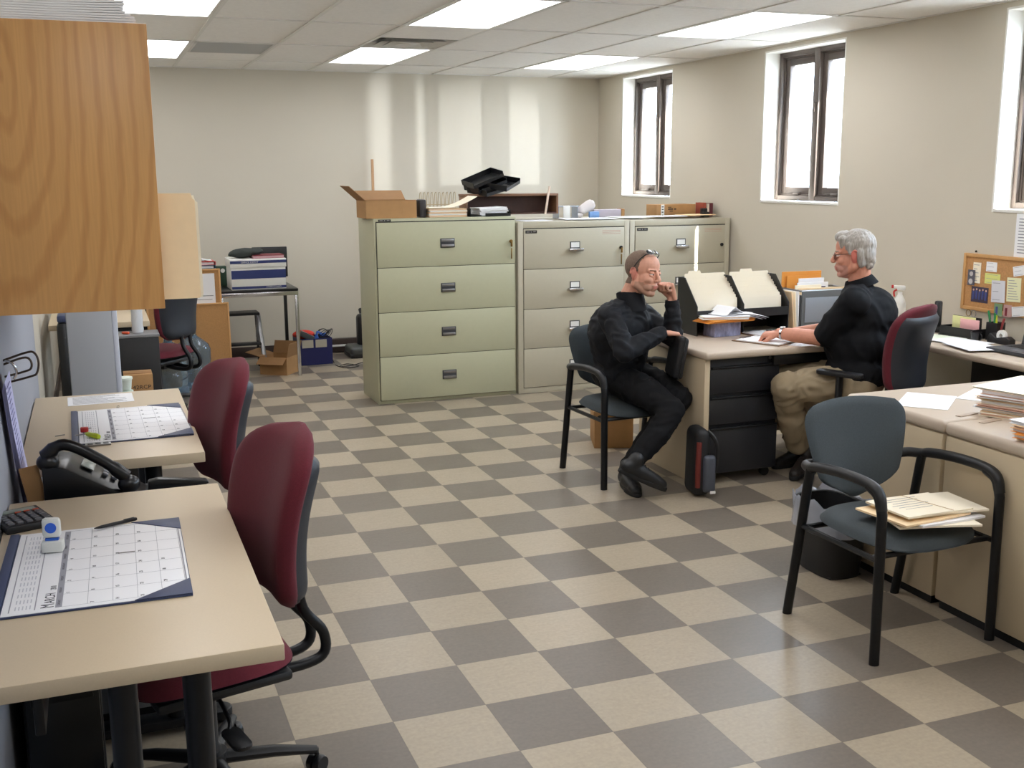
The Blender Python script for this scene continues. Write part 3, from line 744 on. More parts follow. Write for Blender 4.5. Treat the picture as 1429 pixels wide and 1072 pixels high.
# ---------------- desk calendars
def calendar(label, loc, rz, w=.425, L_=.575, text=True):
    # local x: toward wall is -x (top of the page), reading direction +y
    t = thing('desk_calendar', label, 'calendar', loc, rz, 'desk calendars on the left desks')
    obj('backing_pad', B().box((0, 0, .0025), (w, L_, .004), .001), navy, t)
    obj('page', B().box((.012, 0, .0053), (w-.028, L_-.008, .0016), .0004), paper, t)
    z = .0062
    X = lambda v: -w/2+.03+v      # v from top of the page downward
    b = B(); Y0 = -L_/2+.02; pit = (L_-.04)/7
    for k in range(6): b.bb(X(.118+k*.053), X(.1188+k*.053), Y0, -Y0, z, z+.0002)
    for k in range(8): b.bb(X(.118), X(.383), Y0+k*pit-.0003, Y0+k*pit+.0003, z, z+.0002)
    b.bb(X(.105), X(.118), Y0, -Y0, z, z+.00015)
    b.bb(X(.010), X(.0125), Y0, -Y0, z, z+.0002).bb(X(.062), X(.0645), Y0, -Y0, z, z+.0002).bb(X(.385), X(.388), Y0, -Y0, z, z+.0002)
    o = obj('ruled_lines', b, inkl, t, 0)
    b = B(); rnd = random.Random(3)
    for k in range(14):
        yy = Y0+.01+k*.038
        for r in range(5):
            b.bb(X(.022+r*.0075), X(.0245+r*.0075), yy, yy+.022, z, z+.0002)
    obj('mini_months', b, mat('very_pale_ink', (190, 190, 198), .8), t, 0)
    for k, q in enumerate((.052,)):
        b = B().bb(X(.29), X(.30), -.07, -.062, z, z+.0002); 
    obj('pencil_mark', B().bb(X(.236), X(.276), .045, .052, z, z+.0003), mat('pencil_grey', (120, 118, 116), .8), t, 0)
    parts = []
    R = lambda x, y: basis((x, y, z), (0, 1, 0), (-1, 0, 0))
    parts.append(('M', .040, R(X(.102), Y0+.004), .75)); parts.append(('ARCH', .031, R(X(.102), Y0+.031), .75)); parts.append(('2010', .018, R(X(.102), Y0+.115), .7))
    d = 1
    for r in range(5):
        for c in range(7):
            if r == 0 and c == 0: continue
            if d > 31: break
            parts.append((str(d), .0115, R(X(.118+r*.053+.014), Y0+c*pit+.005), 1)); d += 1
    for c, nme in enumerate(('SUNDAY', 'MONDAY', 'TUESDAY', 'WEDNESDAY', 'THURSDAY', 'FRIDAY', 'SATURDAY')):
        parts.append((nme, .008, R(X(.1145), Y0+c*pit+.012), 1))
    lettering(t, parts, ink, 'calendar_print')
    for s in (-1, 1):
        pl = [(w/2, s*L_/2), (w/2, s*(L_/2-.10)), (w/2-.125, s*L_/2)]
        if s < 0: pl = pl[::-1]
        obj('corner_pocket', B().prism(pl, .0022, Matrix.Translation((0, 0, .0060)), bev=.0006), navy, t)
    obj('top_strip', B().bb(-w/2, -w/2+.022, -L_/2, L_/2, .0046, .0075, .0008), navy, t)
    return t
calendar('open March desk calendar on the nearest left desk, under the white stamp', (-.815, -.325, .740), -.02, .425, .585)
calendar('March desk calendar on the second left desk, under the yellow highlighter', (-.685, 1.262, .740), .02, .415, .585)

# stamp
t = thing('hand_stamp', 'white self-inking stamp with a blue dot standing on the near calendar', 'stamp', (-.912, -.205, .7478), -.15)
cream = mat('stamp_grey_white', (214, 216, 212), .4)
obj('stamp_base', B().box((0, 0, .015), (.052, .034, .030), .006), cream, t)
obj('ink_collar', B().box((0, 0, .033), (.032, .018, .008), .002), blue_p, t)
g_ = obj('grip', B().box((0, 0, .062), (.044, .022, .052), .009), cream, t)
obj('blue_dot', B().lathe([(0, 0), (.0135, 0), (.0135, .0012), (0, .0012)], (0, -.011, .064), 24, M=Matrix.Rotation(PI/2, 4, 'X')), mat('blue_dot', (40, 92, 200), .4), g_)
def pen(name, label, a, b_, m, r=.005, cat='pen', clip=True):
    a = Vector(a); b_ = Vector(b_); d = b_-a; L_ = d.length
    t = thing(name, label, cat, a); q = d.to_track_quat('Z', 'Y').to_matrix().to_4x4()
    obj('barrel', B().lathe([(0, 0), (.0015, 0), (.0035, .012), (r*.9, .02), (r, .05), (r, L_*.95), (r*.8, L_*.98), (0, L_*.985)], (0, 0, 0), 14, M=q), m, t)
    obj('clip', B().merge(B().box((0, r+.0015, L_*.80), (.003, .0015, L_*.25), .0005).bm, 0, q) or B(), m, t) if False else None
    c = B().box((0, r+.001, L_*.80), (.003, .0015, L_*.25), .0005); c.xf(q); obj('clip', c, m, t)
    return t
pen('pen', 'black pen lying across the top edge of the near calendar', (-.815, -.075, .7545), (-.705, -.018, .7515), blacks)
def calculator(label, loc, rz, w, d, m, scr=(.0, .0)):
    t = thing('calculator', label, 'calculator', loc, rz)
    obj('case', B().box((0, 0, .010), (w, d, .020), .004), m, t)
    obj('display', B().box((0, d*.33, .0212), (w*.8, d*.17, .0025), .001), mat('lcd_green_grey', (120, 128, 118), .3), t)
    b = B()
    for i in range(5):
        for j in range(5): b.box((-w*.36+w*.18*i, -d*.38+d*.115*j, .0225), (w*.12, d*.075, .006), .0015)
    obj('keys', b, mat('calc_keys', (84, 84, 88), .4), t)
    b = B()
    for i in range(3): b.box((w*.0+w*.18*i, -d*.38+d*.115*5.05, .0225), (w*.12, d*.045, .004), .001)
    obj('red_keys', b, mat('calc_red', (170, 70, 40), .4), t)
    return t
calculator('black desk calculator at the left edge of the nearest desk, beside the calendar', (-1.0, .095, .740), .35, .13, .17, black)
sheets('note_slip', 'small white slip lying behind the calculator on the nearest desk', 'paper', (-1.0, .215, .740), .1, .06, .035, 2, paper)

# ---------------- phone + stapler between the desks
t = thing('telephone', 'black desk telephone between the two left desks, handset on its left side', 'telephone', (-.815, .50, PZ), -.10); t.scale = (1.12, 1.12, 1.3)
b = B()
pl = [(-.12, .0), (.13, .0), (.13, .02), (-.06, .115), (-.12, .125)]   # side profile (x,z)
b.prism(pl, .19, Matrix.Translation((0, .095, 0)) @ Matrix.Rotation(PI/2, 4, 'X'), bev=.006)
obj('base', b, blacks, t)
sl = math.atan2(-.095, .19); Ms = Matrix.Translation((.035, .02, .0705)) @ Matrix.Rotation(-sl, 4, 'Y')
b = B()
for i in range(4):
    for j in range(3): b.box((-.045+i*.025+.04, -.03+j*.022, .004), (.015, .014, .007), .002)
b.xf(Ms); obj('keypad', b, mat('phone_keys', (120, 122, 126), .4), t)
b = B().box((-.055, -.005, .004), (.035, .085, .003), .001); b.xf(Ms); obj('display', b, mat('phone_lcd', (150, 156, 150), .2), t)
hs_ = smooth_path([(-.115, -.072, .140), (-.06, -.072, .168), (.03, -.072, .125), (.095, -.072, .078)], 6)
b = B().tube(hs_, [.018]*4+[.014]*(len(hs_)-8)+[.018]*4, 12, flat=1.0); b.ell((-.105, -.072, .128), (.030, .026, .022)).ell((.098, -.072, .062), (.030, .026, .022))
obj('handset', b, blacks, t)
b = B().box((-.105, .03, .135), (.03, .10, .022), .004); obj('top_panel', b, mat('phone_trim', (168, 170, 175), .3), t)
hc = [( -.1+.25*k/60, -.115+.012*math.sin(k*.9), .012+.012*(1+math.cos(k*.9))*.5) for k in range(61)]
obj('coiled_cord', B().tube(hc, .003, 6), black, t)
t = thing('stapler', 'shiny black stapler beside the telephone between the left desks', 'stapler', (-.565, .47, PZ), .05)
obj('base', B().box((0, 0, .008), (.19, .042, .014), .005), blacks, t)
b = B().prism([(-.095, 0), (.07, .0), (.095, .012), (.088, .022), (-.06, .040), (-.092, .034)], .034, Matrix.Translation((0, .017, .034)) @ Matrix.Rotation(.02, 4, 'Y') @ Matrix.Rotation(PI/2, 4, 'X'), bev=.005)
obj('arm', b, blacks, t); obj('magazine', B().box((.005, 0, .026), (.17, .02, .014), .002), chrome, t)
t = thing('stapler_tray', 'flat black tray behind the stapler between the left desks', 'tray', (-.575, .59, PZ), .02)
obj('tray_body', B().box((0, 0, .006), (.20, .08, .010), .003), black, t); 
# brown cardboard strip and pad holder
b = B().box((0, 0, .07), (.055, .004, .155), .001, M=Matrix.Rotation(-.16, 4, 'Y'))
tag(obj('cardboard_strip', b, card, loc=(-.985, .45, .662)), 'narrow brown cardboard strip standing in the gap left of the telephone', 'cardboard')
t = thing('paperclip_holder', 'giant wire paperclip hook on the left partition holding the lilac pad', 'clip', (-1.045, .60, 1.115))
wire = mat('bronze_wire', (96, 84, 74), .35, metal=.8)
pp = [(-.03, .0, -.008), (.06, .0, .02), (.085, .0, .018), (.095, .0, -.01), (.088, .0, -.045), (.07, .0, -.055), (-.0, .0, -.07), (-.03, 0, -.072)]
b = B().tube(smooth_path(pp, 6), .0035, 8).tube(smooth_path([(-.02, .004, -.018), (.05, .004, 0.004), (.072, .004, -.005), (.072, .004, -.03), (.05, .004, -.040), (-.02, .004, -.055)], 6), .0035, 8)
obj('wire_loop', b, wire, t); obj('hook', B().tube(smooth_path([(0, 0, 0), (.02, -.005, -.01), (.03, 0, -.04), (.02, 0, -.06)], 5), .004, 8), chrome, t)
t = thing('paper_pad', 'lilac paper pad hanging from the wire hook at the left edge', 'paper pad', (-1.042, .40, 1.075), 0)
for k in range(4):
    obj('sheet', B().sheet(lambda u, v: Vector((.006+.003*k+.012*v**2*(1+.12*k), -.10+.20*u+.24*v, -.42*v+.008*k)), 6, 12, .0012), mat('lilac_paper', (196, 194, 228), .8), t)
lettering_lines = B()
for k in range(16): 
    z_ = (.06+.05*k/1.2)/1.0
    if z_ > .95: break
    v = z_
    p0 = Vector((.006+.009+.012*v**2*1.36+.001, -.16+.24*v, -.42*v+.024)); 
    lettering_lines.box((p0.x+.0015, p0.y+.12, p0.z+.002), (.0006, .15*(.5+.5*random.random()), .003))
obj('written_lines', lettering_lines, mat('blue_ink', (110, 110, 160), .8), t)

# ---------------- far left desk things
t = sheets('printed_sheet', 'printed white sheet along the far edge of the second left desk', 'paper', (-.785, 1.79, .740), .03, .26, .19, 1, paper)
print_lines(t, .26, .19, 9, .0019, ink, th=.003)
pen('highlighter', 'yellow-green highlighter on the second left calendar', (-.845, 1.09, .756), (-.795, 1.01, .7555), mat('highlighter_yellow', (196, 214, 40), .4), .009)
tag(obj('eraser_block', B().box((0, 0, .009), (.028, .02, .018), .004), red_p, loc=(-.845, 1.145, .7482)), 'small red eraser beside the yellow highlighter on the calendar', 'eraser')
t = thing('letter_clip', 'dark ribbed clip strip at the near edge of the second left calendar', 'clip', (-.80, .945, .740), .05)
obj('clip_body', B().box((0, 0, .004), (.085, .03, .007), .001), steel, t)
b = B()
for k in range(3): b.box((-.026+.026*k, 0, .008), (.018, .02, .002), .0005)
obj('slots', b, black, t)
for k, (x, y, a, lb) in enumerate([(-.93, 1.15, .4, 'paperclip on the bare wood left of the second calendar'), (-.84, 1.20, 0, 'silver paperclip just above the red eraser'), (-.86, 1.10, .2, 'silver paperclip left of the yellow highlighter'), (-.72, 1.60, 1.5, 'paperclip at the far edge of the second calendar')]):
    z_ = .7415 if k in (0, 3) else .749
    tag(obj('paperclip', B().tube(smooth_path([(-.016, .004, 0), (.014, .004, 0), (.018, 0, 0), (.014, -.005, 0), (-.014, -.005, 0), (-.017, 0, 0), (-.012, .003, 0), (.008, .002, 0)], 4), .0009, 6), steel, loc=(x, y, z_), rz=a), lb, 'paperclip', 'loose paperclips')

# ---------------- behind far left desk
t = thing('storage_tower', 'tall pale grey cupboard panel standing behind the second left desk', 'cupboard', (-.80, 2.55, 0))
wt = mat('pale_grey_laminate', (172, 175, 180), .5)
obj('front_panel', B().bb(-.115, .09, -.012, 0, .02, 1.30, .002), wt, t)
obj('side_panel', B().bb(.09, .115, -.012, .38, .02, 1.30, .006), mat('bluish_white', (205, 210, 222), .35), t)
obj('shelves', B().bb(-.115, .089, .001, .38, .02, .04).bb(-.115, .089, .001, .38, .66, .68).bb(-.115, .089, .001, .38, 1.27, 1.29).bb(-.118, -.116, .0, .38, .02, 1.30), wt, t)
obj('plinth', B().bb(-.11, .11, .0, .37, 0, .02), blackm, t)
pl_w = mat('cup_white', (222, 232, 222), .4)
t = thing('storage_bin', 'black lidded bin on the floor behind the second left desk', 'bin', (-.62, 3.30, 0))
obj('bin_body', B().box((0, 0, .17), (.20, .24, .34), .012), black, t); obj('lid', B().box((0, 0, .347), (.21, .25, .012), .004), black, t)
t = thing('cup_stack', 'stack of pale plastic tubs beside the grey cupboard panel', 'tubs', (-.665, 3.27, .353))
for k in range(3): obj('tub', B().lathe([(0, 0), (.036, 0), (.042, .05), (.046, .055), (.046, .066), (0, .066)], (0, 0, .075*k), 20), pl_w, t)
t = thing('black_bag', 'black bag with a blue top hanging by the left wall behind the grey panel', 'bag', (-.985, 4.25, .0))
b = B().box((0, 0, .39), (.07, .18, .78), .03); bmesh.ops.subdivide_edges(b.bm, edges=b.bm.edges[:], cuts=1)
obj('bag_body', b, black, t); obj('blue_top', B().box((0, 0, .80), (.06, .16, .045), .012), navy, t)
obj('ring', B().tube(smooth_path([(.035, -.09, .74), (.05, -.1, .70), (.035, -.1, .66)], 5), .006, 8), chrome, t)
t = thing('desk', 'cream-topped desk far back on the left with the plastic roll on it', 'desk', (-.77, 4.98, 0))
obj('desktop', B().box((0, 0, .722), (.61, 1.25, .036), .003), lamin, t)
for s in (-1, 1): obj('leg', B().bb(-.2, .2, s*.56-.02, s*.56+.02, 0, .703, .004), blackm, t)
t = thing('file_pedestal', 'black pedestal with grey top under the far left desk, orange item on it', 'cabinet', (-.66, 4.14, 0))
obj('body', B().bb(-.2, .235, -.01, .20, .01, .665, .006), black, t); obj('top', B().bb(-.205, .24, -.015, .205, .665, .683, .003), gm, t)
t = thing('plastic_roll', 'upright roll of clear bubble wrap on the far left desk', 'plastic roll', (-.545, 4.24, .684))
obj('wrap', B().lathe([(0, 0), (.034, 0), (.037, .02), (.033, .05), (.037, .08), (.034, .12), (.036, .16), (.012, .165), (0, .16)], (0, 0, 0), 20), mat('bubble_wrap', (206, 208, 212), .3, bump=1., bscale=90), t)
tag(obj('plastic_clip', B().box((0, 0, .008), (.05, .02, .016), .006), mat('orange_plastic', (214, 84, 50), .4), loc=(-.62, 4.19, .684), rz=-.6), 'small orange-red plastic item on the black pedestal at the far left', 'clip')
t = thing('cardboard_box', 'small brown cardboard box marked 42RCP on the floor by the black pedestal', 'box', (-.575, 3.86, 0))
obj('plinth_crate', B().box((0, .02, .17), (.16, .15, .34), .004), black, t)
obj('box_body', B().box((0, 0, .415), (.165, .17, .15), .002), card, t)
obj('top_flap', B().box((.0, -.01, .4925), (.163, .08, .003), M=Matrix.Rotation(.03, 4, 'Y')), cardd, t)
lettering(t, [('42RCP', .034, basis((-.035, -.0856, .402), (1, 0, 0), (0, 0, 1)), 1.1)], mat('marker_black', (35, 30, 28), .7))

# water bottles
wat = mat('blue_bottle_plastic', (170, 200, 225), .08, trans=.85, spec=.6)
def bottle(label, loc):
    t = thing('water_bottle', label, 'water bottle', loc, 0, 'large water cooler bottles')
    pr = [(0, .003), (.11, .003), (.135, .02), (.135, .07), (.128, .08), (.128, .10), (.135, .11), (.135, .19), (.128, .20), (.128, .22), (.135, .23), (.135, .32), (.12, .36), (.07, .40), (.032, .43), (.028, .48), (0, .485)]
    obj('bottle_body', B().lathe(pr, (0, 0, 0), 32), wat, t, 40)
    obj('bottle_cap', B().lathe([(0, .47), (.033, .47), (.033, .505), (0, .508)], (0, 0, 0), 24), blue_p, t)
bottle('large clear blue water bottle nearest the leaning corkboard', (-.10, 5.76, 0))
bottle('large clear blue water bottle on the left, mostly behind the office chair', (-.30, 5.50, 0))

# leaning corkboards
def leanboard(label, x0, x1, y, h, tilt, z=0):
    t = thing('leaning_corkboard', label, 'pinboard', ((x0+x1)/2, y, z)); w = x1-x0
    R_ = Matrix.Rotation(-tilt, 4, 'X')
    ck = mat('ochre_cork', (184, 138, 88), .85, var=.08, vscale=120, bump=.4, bscale=200)
    obj('board', B().bb(-w/2+.014, w/2-.014, 0, .014, .014, h-.014).xf(R_), ck, t)
    obj('frame', B().bb(-w/2, -w/2+.014, -.006, .018, 0, h, .002).bb(w/2-.014, w/2, -.006, .018, 0, h, .002).bb(-w/2+.014, w/2-.014, -.006, .018, 0, .014, .002).bb(-w/2+.014, w/2-.014, -.006, .018, h-.014, h, .002).xf(R_), mat('light_wood', (200, 152, 96), .5), t)
    return t
leanboard('shorter ochre corkboard leaning in front of the taller one behind the water bottles', -.42, .215, 5.93, .655, .06)
t = leanboard('taller ochre corkboard with a white sheet pinned on it, at the back left', -.42, .165, 5.985, .925, .025)
o = obj('pinned_sheet', B().bb(.08, .245, -.010, -.0085, .60, .89).xf(Matrix.Rotation(-.025, 4, 'X')), paper, t)
o2 = obj('print', B().bb(.10, .23, -.0112, -.0104, .64, .643).bb(.10, .22, -.0112, -.0104, .68, .683).bb(.10, .23, -.0112, -.0104, .71, .713).bb(.09, .115, -.0112, -.0104, .76, .80).xf(Matrix.Rotation(-.025, 4, 'X')), ink, o)
# low cupboard behind boards
t = thing('low_cupboard', 'low dark cupboard behind the leaning corkboards, boxes piled on top', 'cupboard', (-.10, 6.68, 0))
obj('body', B().bb(-.35, .235, -.22, .24, .03, .835, .005), black, t); obj('plinth', B().bb(-.34, .225, -.2, .22, 0, .03), black, t)
for s in (0, 1): obj('door', B().bb(-.345+.29*s, -.06+.29*s, -.235, -.221, .04, .825, .003), blackm, t)
t = thing('white_box', 'flat white box on the low cupboard under the blue and red binders', 'box', (-.0, 6.62, .836))
obj('box_body', B().box((0, 0, .025), (.40, .28, .05), .003), label_w, t)
for k, (z, m_, lb) in enumerate([(.8875, mat('teal_binder', (36, 90, 120), .5), 'blue binder lying on the flat white box'), (.9175, red_p, 'red binder lying on top of the blue binder')]):
    t = thing('binder', lb, 'binder', (.0, 6.61, z), .03*k, 'binders stacked at the back left')
    obj('cover', B().box((0, 0, .027), (.36, .25, .003)).box((0, 0, .0015), (.36, .25, .003)).box((.178, 0, .014), (.004, .25, .028)), m_, t)
    obj('pages', B().box((-.005, 0, .014), (.34, .235, .021)), paper, t)
t = thing('paper_pile', 'white crumpled papers leaning on top of the red binder', 'paper', (.02, 6.62, .9482))
for k in range(3): obj('sheet', B().sheet(lambda u, v: Vector((-.14+.06*k+.16*u, -.08+.16*v, .002+.10*(1-u)**2*(1-.2*k))), 8, 2, .002), paper, t)
t = thing('green_carton', 'small dark green box with a round white dial between binders and office box', 'box', (.225, 6.50, -.097))
obj('carton', B().bb(-.045, .045, -.03, .08, .836, 1.0, .003), mat('dark_green', (40, 66, 50), .5), t)
obj('dial', B().lathe([(0, 0), (.018, 0), (.018, .003), (0, .003)], (.01, -.03, .965), 16, M=Matrix.Rotation(PI/2, 4, 'X')), label_w, t)

# chrome table with office box, monitor, stool
t = thing('metal_table', 'black-topped table with chrome legs against the back wall', 'table', (.47, 6.33, 0))
obj('tabletop', B().box((0, 0, .728), (.64, .62, .02), .003), blacks, t)
f = B(); 
for (sx, sy, L2, ax) in ((0, -1, .64, 0), (0, 1, .64, 0), (-1, 0, .62, 1), (1, 0, .62, 1)):
    if ax == 0: f.box((0, sy*.298, .700), (.64, .024, .034), .003)
    else: f.box((sx*.308, 0, .700), (.024, .57, .034), .003)
obj('frame', f, chrome, t)
for sx in (-1, 1):
    for sy in (-1, 1):
        obj('leg', B().box((sx*.305, sy*.295, .342), (.028, .028, .682), .003), chrome if sy < 0 else blacks, t)
t = thing('office_box', 'white and blue paper carton standing on the chrome-legged table', 'box', (.475, 6.20, .739), .02)
obj('box_body', B().box((0, 0, .095), (.44, .30, .19), .002), label_w, t)
obj('lid', B().box((0, 0, .215), (.455, .312, .07), .003), label_w, t)
bx = mat('box_blue', (40, 54, 110), .5)
obj('blue_band', B().bb(-.2205, .2205, -.1512, -.15, .09, .16).bb(-.2205, .2205, -.1512, -.15, .008, .028), bx, t)
obj('lid_band', B().bb(-.228, .228, -.1572, -.156, .215, .238), bx, t)
lettering(t, [('OFFICE DEPOT', .019, basis((-.14, -.1575, .219), (1, 0, 0), (0, 0, 1)), 1.1), ('OFFICE DEPOT', .017, basis((.18, -.1515, .026), (-1, 0, 0), (0, 0, -1)), 1.1)], label_w)
t = thing('spiral_book', 'pinkish red bound book lying on the office carton under the black cushion', 'book', (.565, 6.18, .990), .05)
obj('pages', B().box((0, 0, .012), (.25, .19, .018)), mat('pinkish_pages', (190, 150, 155), .7), t)
obj('cover', B().box((0, 0, .024), (.255, .195, .004)).box((0, 0, .0015), (.255, .195, .003)), mat('dark_red_cover', (120, 30, 45), .5), t)
b = B().ell((0, 0, .0), (.145, .09, .040)); b.xf(Matrix.Rotation(-.08, 4, 'Y'))
for v in b.bm.verts: v.co.z += .012*noise.noise(v.co*18)
tag(obj('black_cushion', b, mat('dark_green_black_cloth', (42, 48, 46), .8), loc=(.40, 6.20, 1.032)), 'soft dark rounded pouch on top of the office carton', 'pouch')
t = thing('monitor', 'flat black monitor standing behind the office carton on the chrome table', 'monitor', (.66, 6.52, .739), 0)
obj('screen_panel', B().box((-.02, 0, .185), (.30, .022, .26), .006), blacks, t); obj('stand', B().box((-.02, .01, .04), (.05, .02, .08), .003).box((-.02, 0, .006), (.18, .14, .010), .004), blacks, t)
# step stool
t = thing('step_stool', 'folding grey step stool under the chrome table', 'stool', (.375, 6.45, 0))
obj('step', B().box((-.0, 0, .50), (.27, .20, .022), .006), black, t); obj('step', B().box((0, -.12, .25), (.26, .10, .02), .006), black, t)
for s in (-1, 1):
    obj('leg', B().tube([(s*.13, -.02, .49), (s*.155, -.20, .0)], .013, 8, flat=1.5), steel if s > 0 else blackm, t)
    obj('leg', B().tube([(s*.12, .05, .49), (s*.15, .18, .0)], .011, 8), blackm, t)
obj('side_panel', B().box((.115, -.04, .38), (.012, .10, .22), .003, M=Matrix.Rotation(.25, 4, 'X')), mat('pale_grey_plastic', (140, 142, 146), .5), t)
carton('cardboard_box', 'open brown cardboard box on the floor in front of the chrome table leg', 'box', (.645, 5.92+.32, 0), -.62, .25, .25, .15, card, cardd, flaps=(('L', .14, .25), ('F', .0+.09, -.6), ('R', .12, 1.35), ('K', .11, 1.2)))
t = carton('crate', 'dark blue box filled with cables and gadgets beside the chrome table', 'box', (1.0, 6.63, 0), .03, .30, .26, .235, mat('crate_blue', (34, 38, 96), .5), None, .006)
obj('label', B().bb(-.12, -.02, -.1325, -.130, .155, .225).bb(.0, .10, -.1325, -.130, .155, .225), mat('crate_label', (186, 180, 166), .6), t)
tag(obj('grey_gadget', B().box((0, 0, 0), (.13, .10, .05), .006, M=Matrix.Rotation(.5, 4, 'Y')), mat('gadget_grey', (78, 82, 84), .5), loc=(.95, 6.60, .245)), 'dark grey box-shaped gadget tilted in the dark blue crate', 'gadget')
tag(obj('red_cloth', B().ell((0, 0, 0), (.10, .06, .04)), mat('red_cloth', (206, 58, 44), .8), loc=(.935, 6.70, .25)), 'bright red cloth bundle at the back of the dark blue crate', 'cloth')
b = B()
for k in range(3): b.tube(smooth_path([(-.04+.02*k, -.05, -.02), (.0, -.03+.02*k, .05), (.05, 0, .01+.01*k), (.08, .02, .03)], 5), .007, 8)
tag(obj('blue_cable', b, blue_p, loc=(1.04, 6.60, .23)), 'bright blue cable bundle on top of the crate', 'cable')
b = B()
for k in range(5): b.tube([(.06*math.cos(a/4+k)+.01*k, .05*math.sin(a/4+k), .03+.035*math.sin(a/4*1.5+k)) for a in range(0, 24)], .003, 6)
tag(obj('black_cable', b, black, loc=(1.085, 6.63, .23)), 'tangled thin black cable at the right of the crate', 'cable')
pp = [(1.14, 6.60, .12), (1.17, 6.55, .004), (1.16, 6.36, .004), (1.22, 6.22, .004), (1.34, 6.28, .004), (1.26, 6.42, .004), (1.17, 6.30, .004), (1.30, 6.34, .004), (1.42, 6.44, .004), (1.62, 6.48, .004)]
tag(obj('floor_cable', B().tube(smooth_path(pp, 6), .0035, 6), black), 'loose black cable looping on the floor beside the crate', 'cable')
t = thing('vacuum_cleaner', 'dark grey upright vacuum head standing beside the olive cabinet at the back wall', 'vacuum cleaner', (1.50, 6.83, 0))
b = B().box((0, 0, .06), (.28, .30, .09), .035, seg=4); obj('floor_head', b, mat('vac_grey', (74, 76, 74), .5), t)
obj('bumper', B().box((0, -.0, .02), (.29, .31, .035), .012), black, t)
obj('handle_body', B().box((.02, .03, .24), (.12, .13, .30), .04, seg=3).tube([(.02, .05, .36), (.02, .12, .42)], .02, 10), black, t)
# white strip of the base heater
t = thing('base_heater', 'low dark base heater with a pale strip along the back wall', 'heater', (1.55, YW-.012, 0))
obj('casing', B().bb(-.55, .75, -.06, 0, .012, .135, .004), trimd, t); obj('pale_strip', B().bb(-.54, .74, -.066, -.0605, .062, .082, .002), label_w, t)
obj('foot', B().bb(-.5, -.46, -.05, 0, 0, .012).bb(.66, .70, -.05, 0, 0, .012), trimd, t)
b = B().box((0, 0, .90), (.024, .014, 1.80), .002)
tag(obj('wooden_stick', b, mat('stick_wood', (190, 150, 110), .6), loc=(1.70, YW-.068-.01, 0)), 'tall thin wooden stick leaning on the back wall behind the olive cabinet', 'stick')

# ---------------- on top of the cabinets
carton('cardboard_box', 'open cardboard box with raised flaps on the olive cabinet', 'box', (1.255, 4.83, CZ+.001), 0, .375, .30, .125, card, cardd, flaps=(('L', .16, .72), ('K', .13, .18+.35), ('F', .005, 1.5)))
t = thing('mesh_cup', 'dark wire mesh holder between the cardboard box and the folder pile', 'holder', (1.50, 4.76, CZ+.001))
obj('mesh', B().box((0, 0, .065), (.055, .10, .13), .012), mat('dark_mesh', (54, 50, 50), .6, bump=1, bscale=400), t)
for k in range(5):
    t = thing('folder', 'manila folder in the low pile on the olive cabinet, %s' % ['lowest', 'second from the bottom', 'middle one', 'second from the top', 'topmost'][k], 'folder', (1.685+.004*math.sin(k*3), 4.80, CZ+.0015+k*.0125), .01*math.sin(k*5), 'folders piled on the olive cabinet')
    m_ = manila if k % 2 == 0 else papery
    obj('cover', B().box((0, 0, .001), (.295, .23, .0018)).box((0, 0, .0105), (.295, .23, .0018), M=Matrix.Rotation(.004, 4, 'Y')), m_, t)
    obj('pages', B().box((.002, 0, .0058), (.285, .222, .006)), paper if k % 2 else mat('pink_pages', (226, 196, 170), .8), t)
t = thing('wavy_folder', 'cream folder curling up at its right end on top of the folder pile', 'folder', (1.72, 4.79, CZ+.067))
obj('curled_sheet', B().sheet(lambda u, v: Vector((-.18+.37*u, -.11+.22*v, .004+.085*max(0, u-.40)**1.6*2.1)), 20, 2, .003), papery, t)
t = thing('wire_rack', 'tan wire loop file rack behind the folder pile on the olive cabinet', 'rack', (1.70, 5.02, CZ+.001))
tw = mat('tan_wire', (178, 160, 126), .4, metal=.3)
obj('rails', B().tube([(-.14, -.05, .004), (.14, -.05, .004)], .003, 6).tube([(-.14, .04, .004), (.14, .04, .004)], .003, 6).tube([(-.14, -.05, .085), (.14, -.05, .085)], .003, 6), tw, t)
for k in range(10):
    x = -.135+.03*k
    obj('wire_loop', B().tube(smooth_path([(x, -.05, .004), (x, -.052, .10), (x+.004, -.03, .165), (x+.008, .0, .175), (x+.008, .03, .15), (x, .04, .004)], 5), .0025, 6), tw, t)
t = thing('letter_tray', 'black letter tray holding white paper on the olive cabinet, beside the folder pile', 'tray', (2.01, 4.80, CZ+.001))
f = B().box((0, 0, .002), (.32, .26, .004)).box((-.158, 0, .03), (.004, .26, .06)).box((.158, 0, .024), (.004, .26, .048)).box((0, .128, .024), (.31, .004, .048))
obj('tray_shell', f, blacks, t); obj('tray_lip', B().box((.06, -.128, .012), (.20, .004, .024)), blacks, t)
sheets('white_papers', 'thick white papers piled in the black letter tray on the olive cabinet', 'paper', (2.04, 4.795, CZ+.006), .03, .22, .22, 9, paper, .0062, .006, .006)
t = thing('wooden_hutch', 'low dark brown open shelf box lying across the cabinet tops', 'shelf', (2.29, 5.03, CZ+.001))
br = mat('dark_brown_wood', (76, 46, 36), .5, var=.1, vscale=20); brt = mat('brown_wood_edge', (128, 92, 66), .5)
obj('top_board', B().bb(-.385, .385, -.09, .09, .140, .158, .002), brt, t)
obj('back_board', B().bb(-.37, .37, .078, .088, .0, .140), br, t)
for s in (-1, 1): obj('side_board', B().bb(s*.385-.0*s if s < 0 else .367, -.367 if s < 0 else .385, -.09, .0775, 0, .1395, .002), brt, t)
obj('inner_bottom', B().bb(-.366, .366, -.088, .0775, 0, .012), br, t)
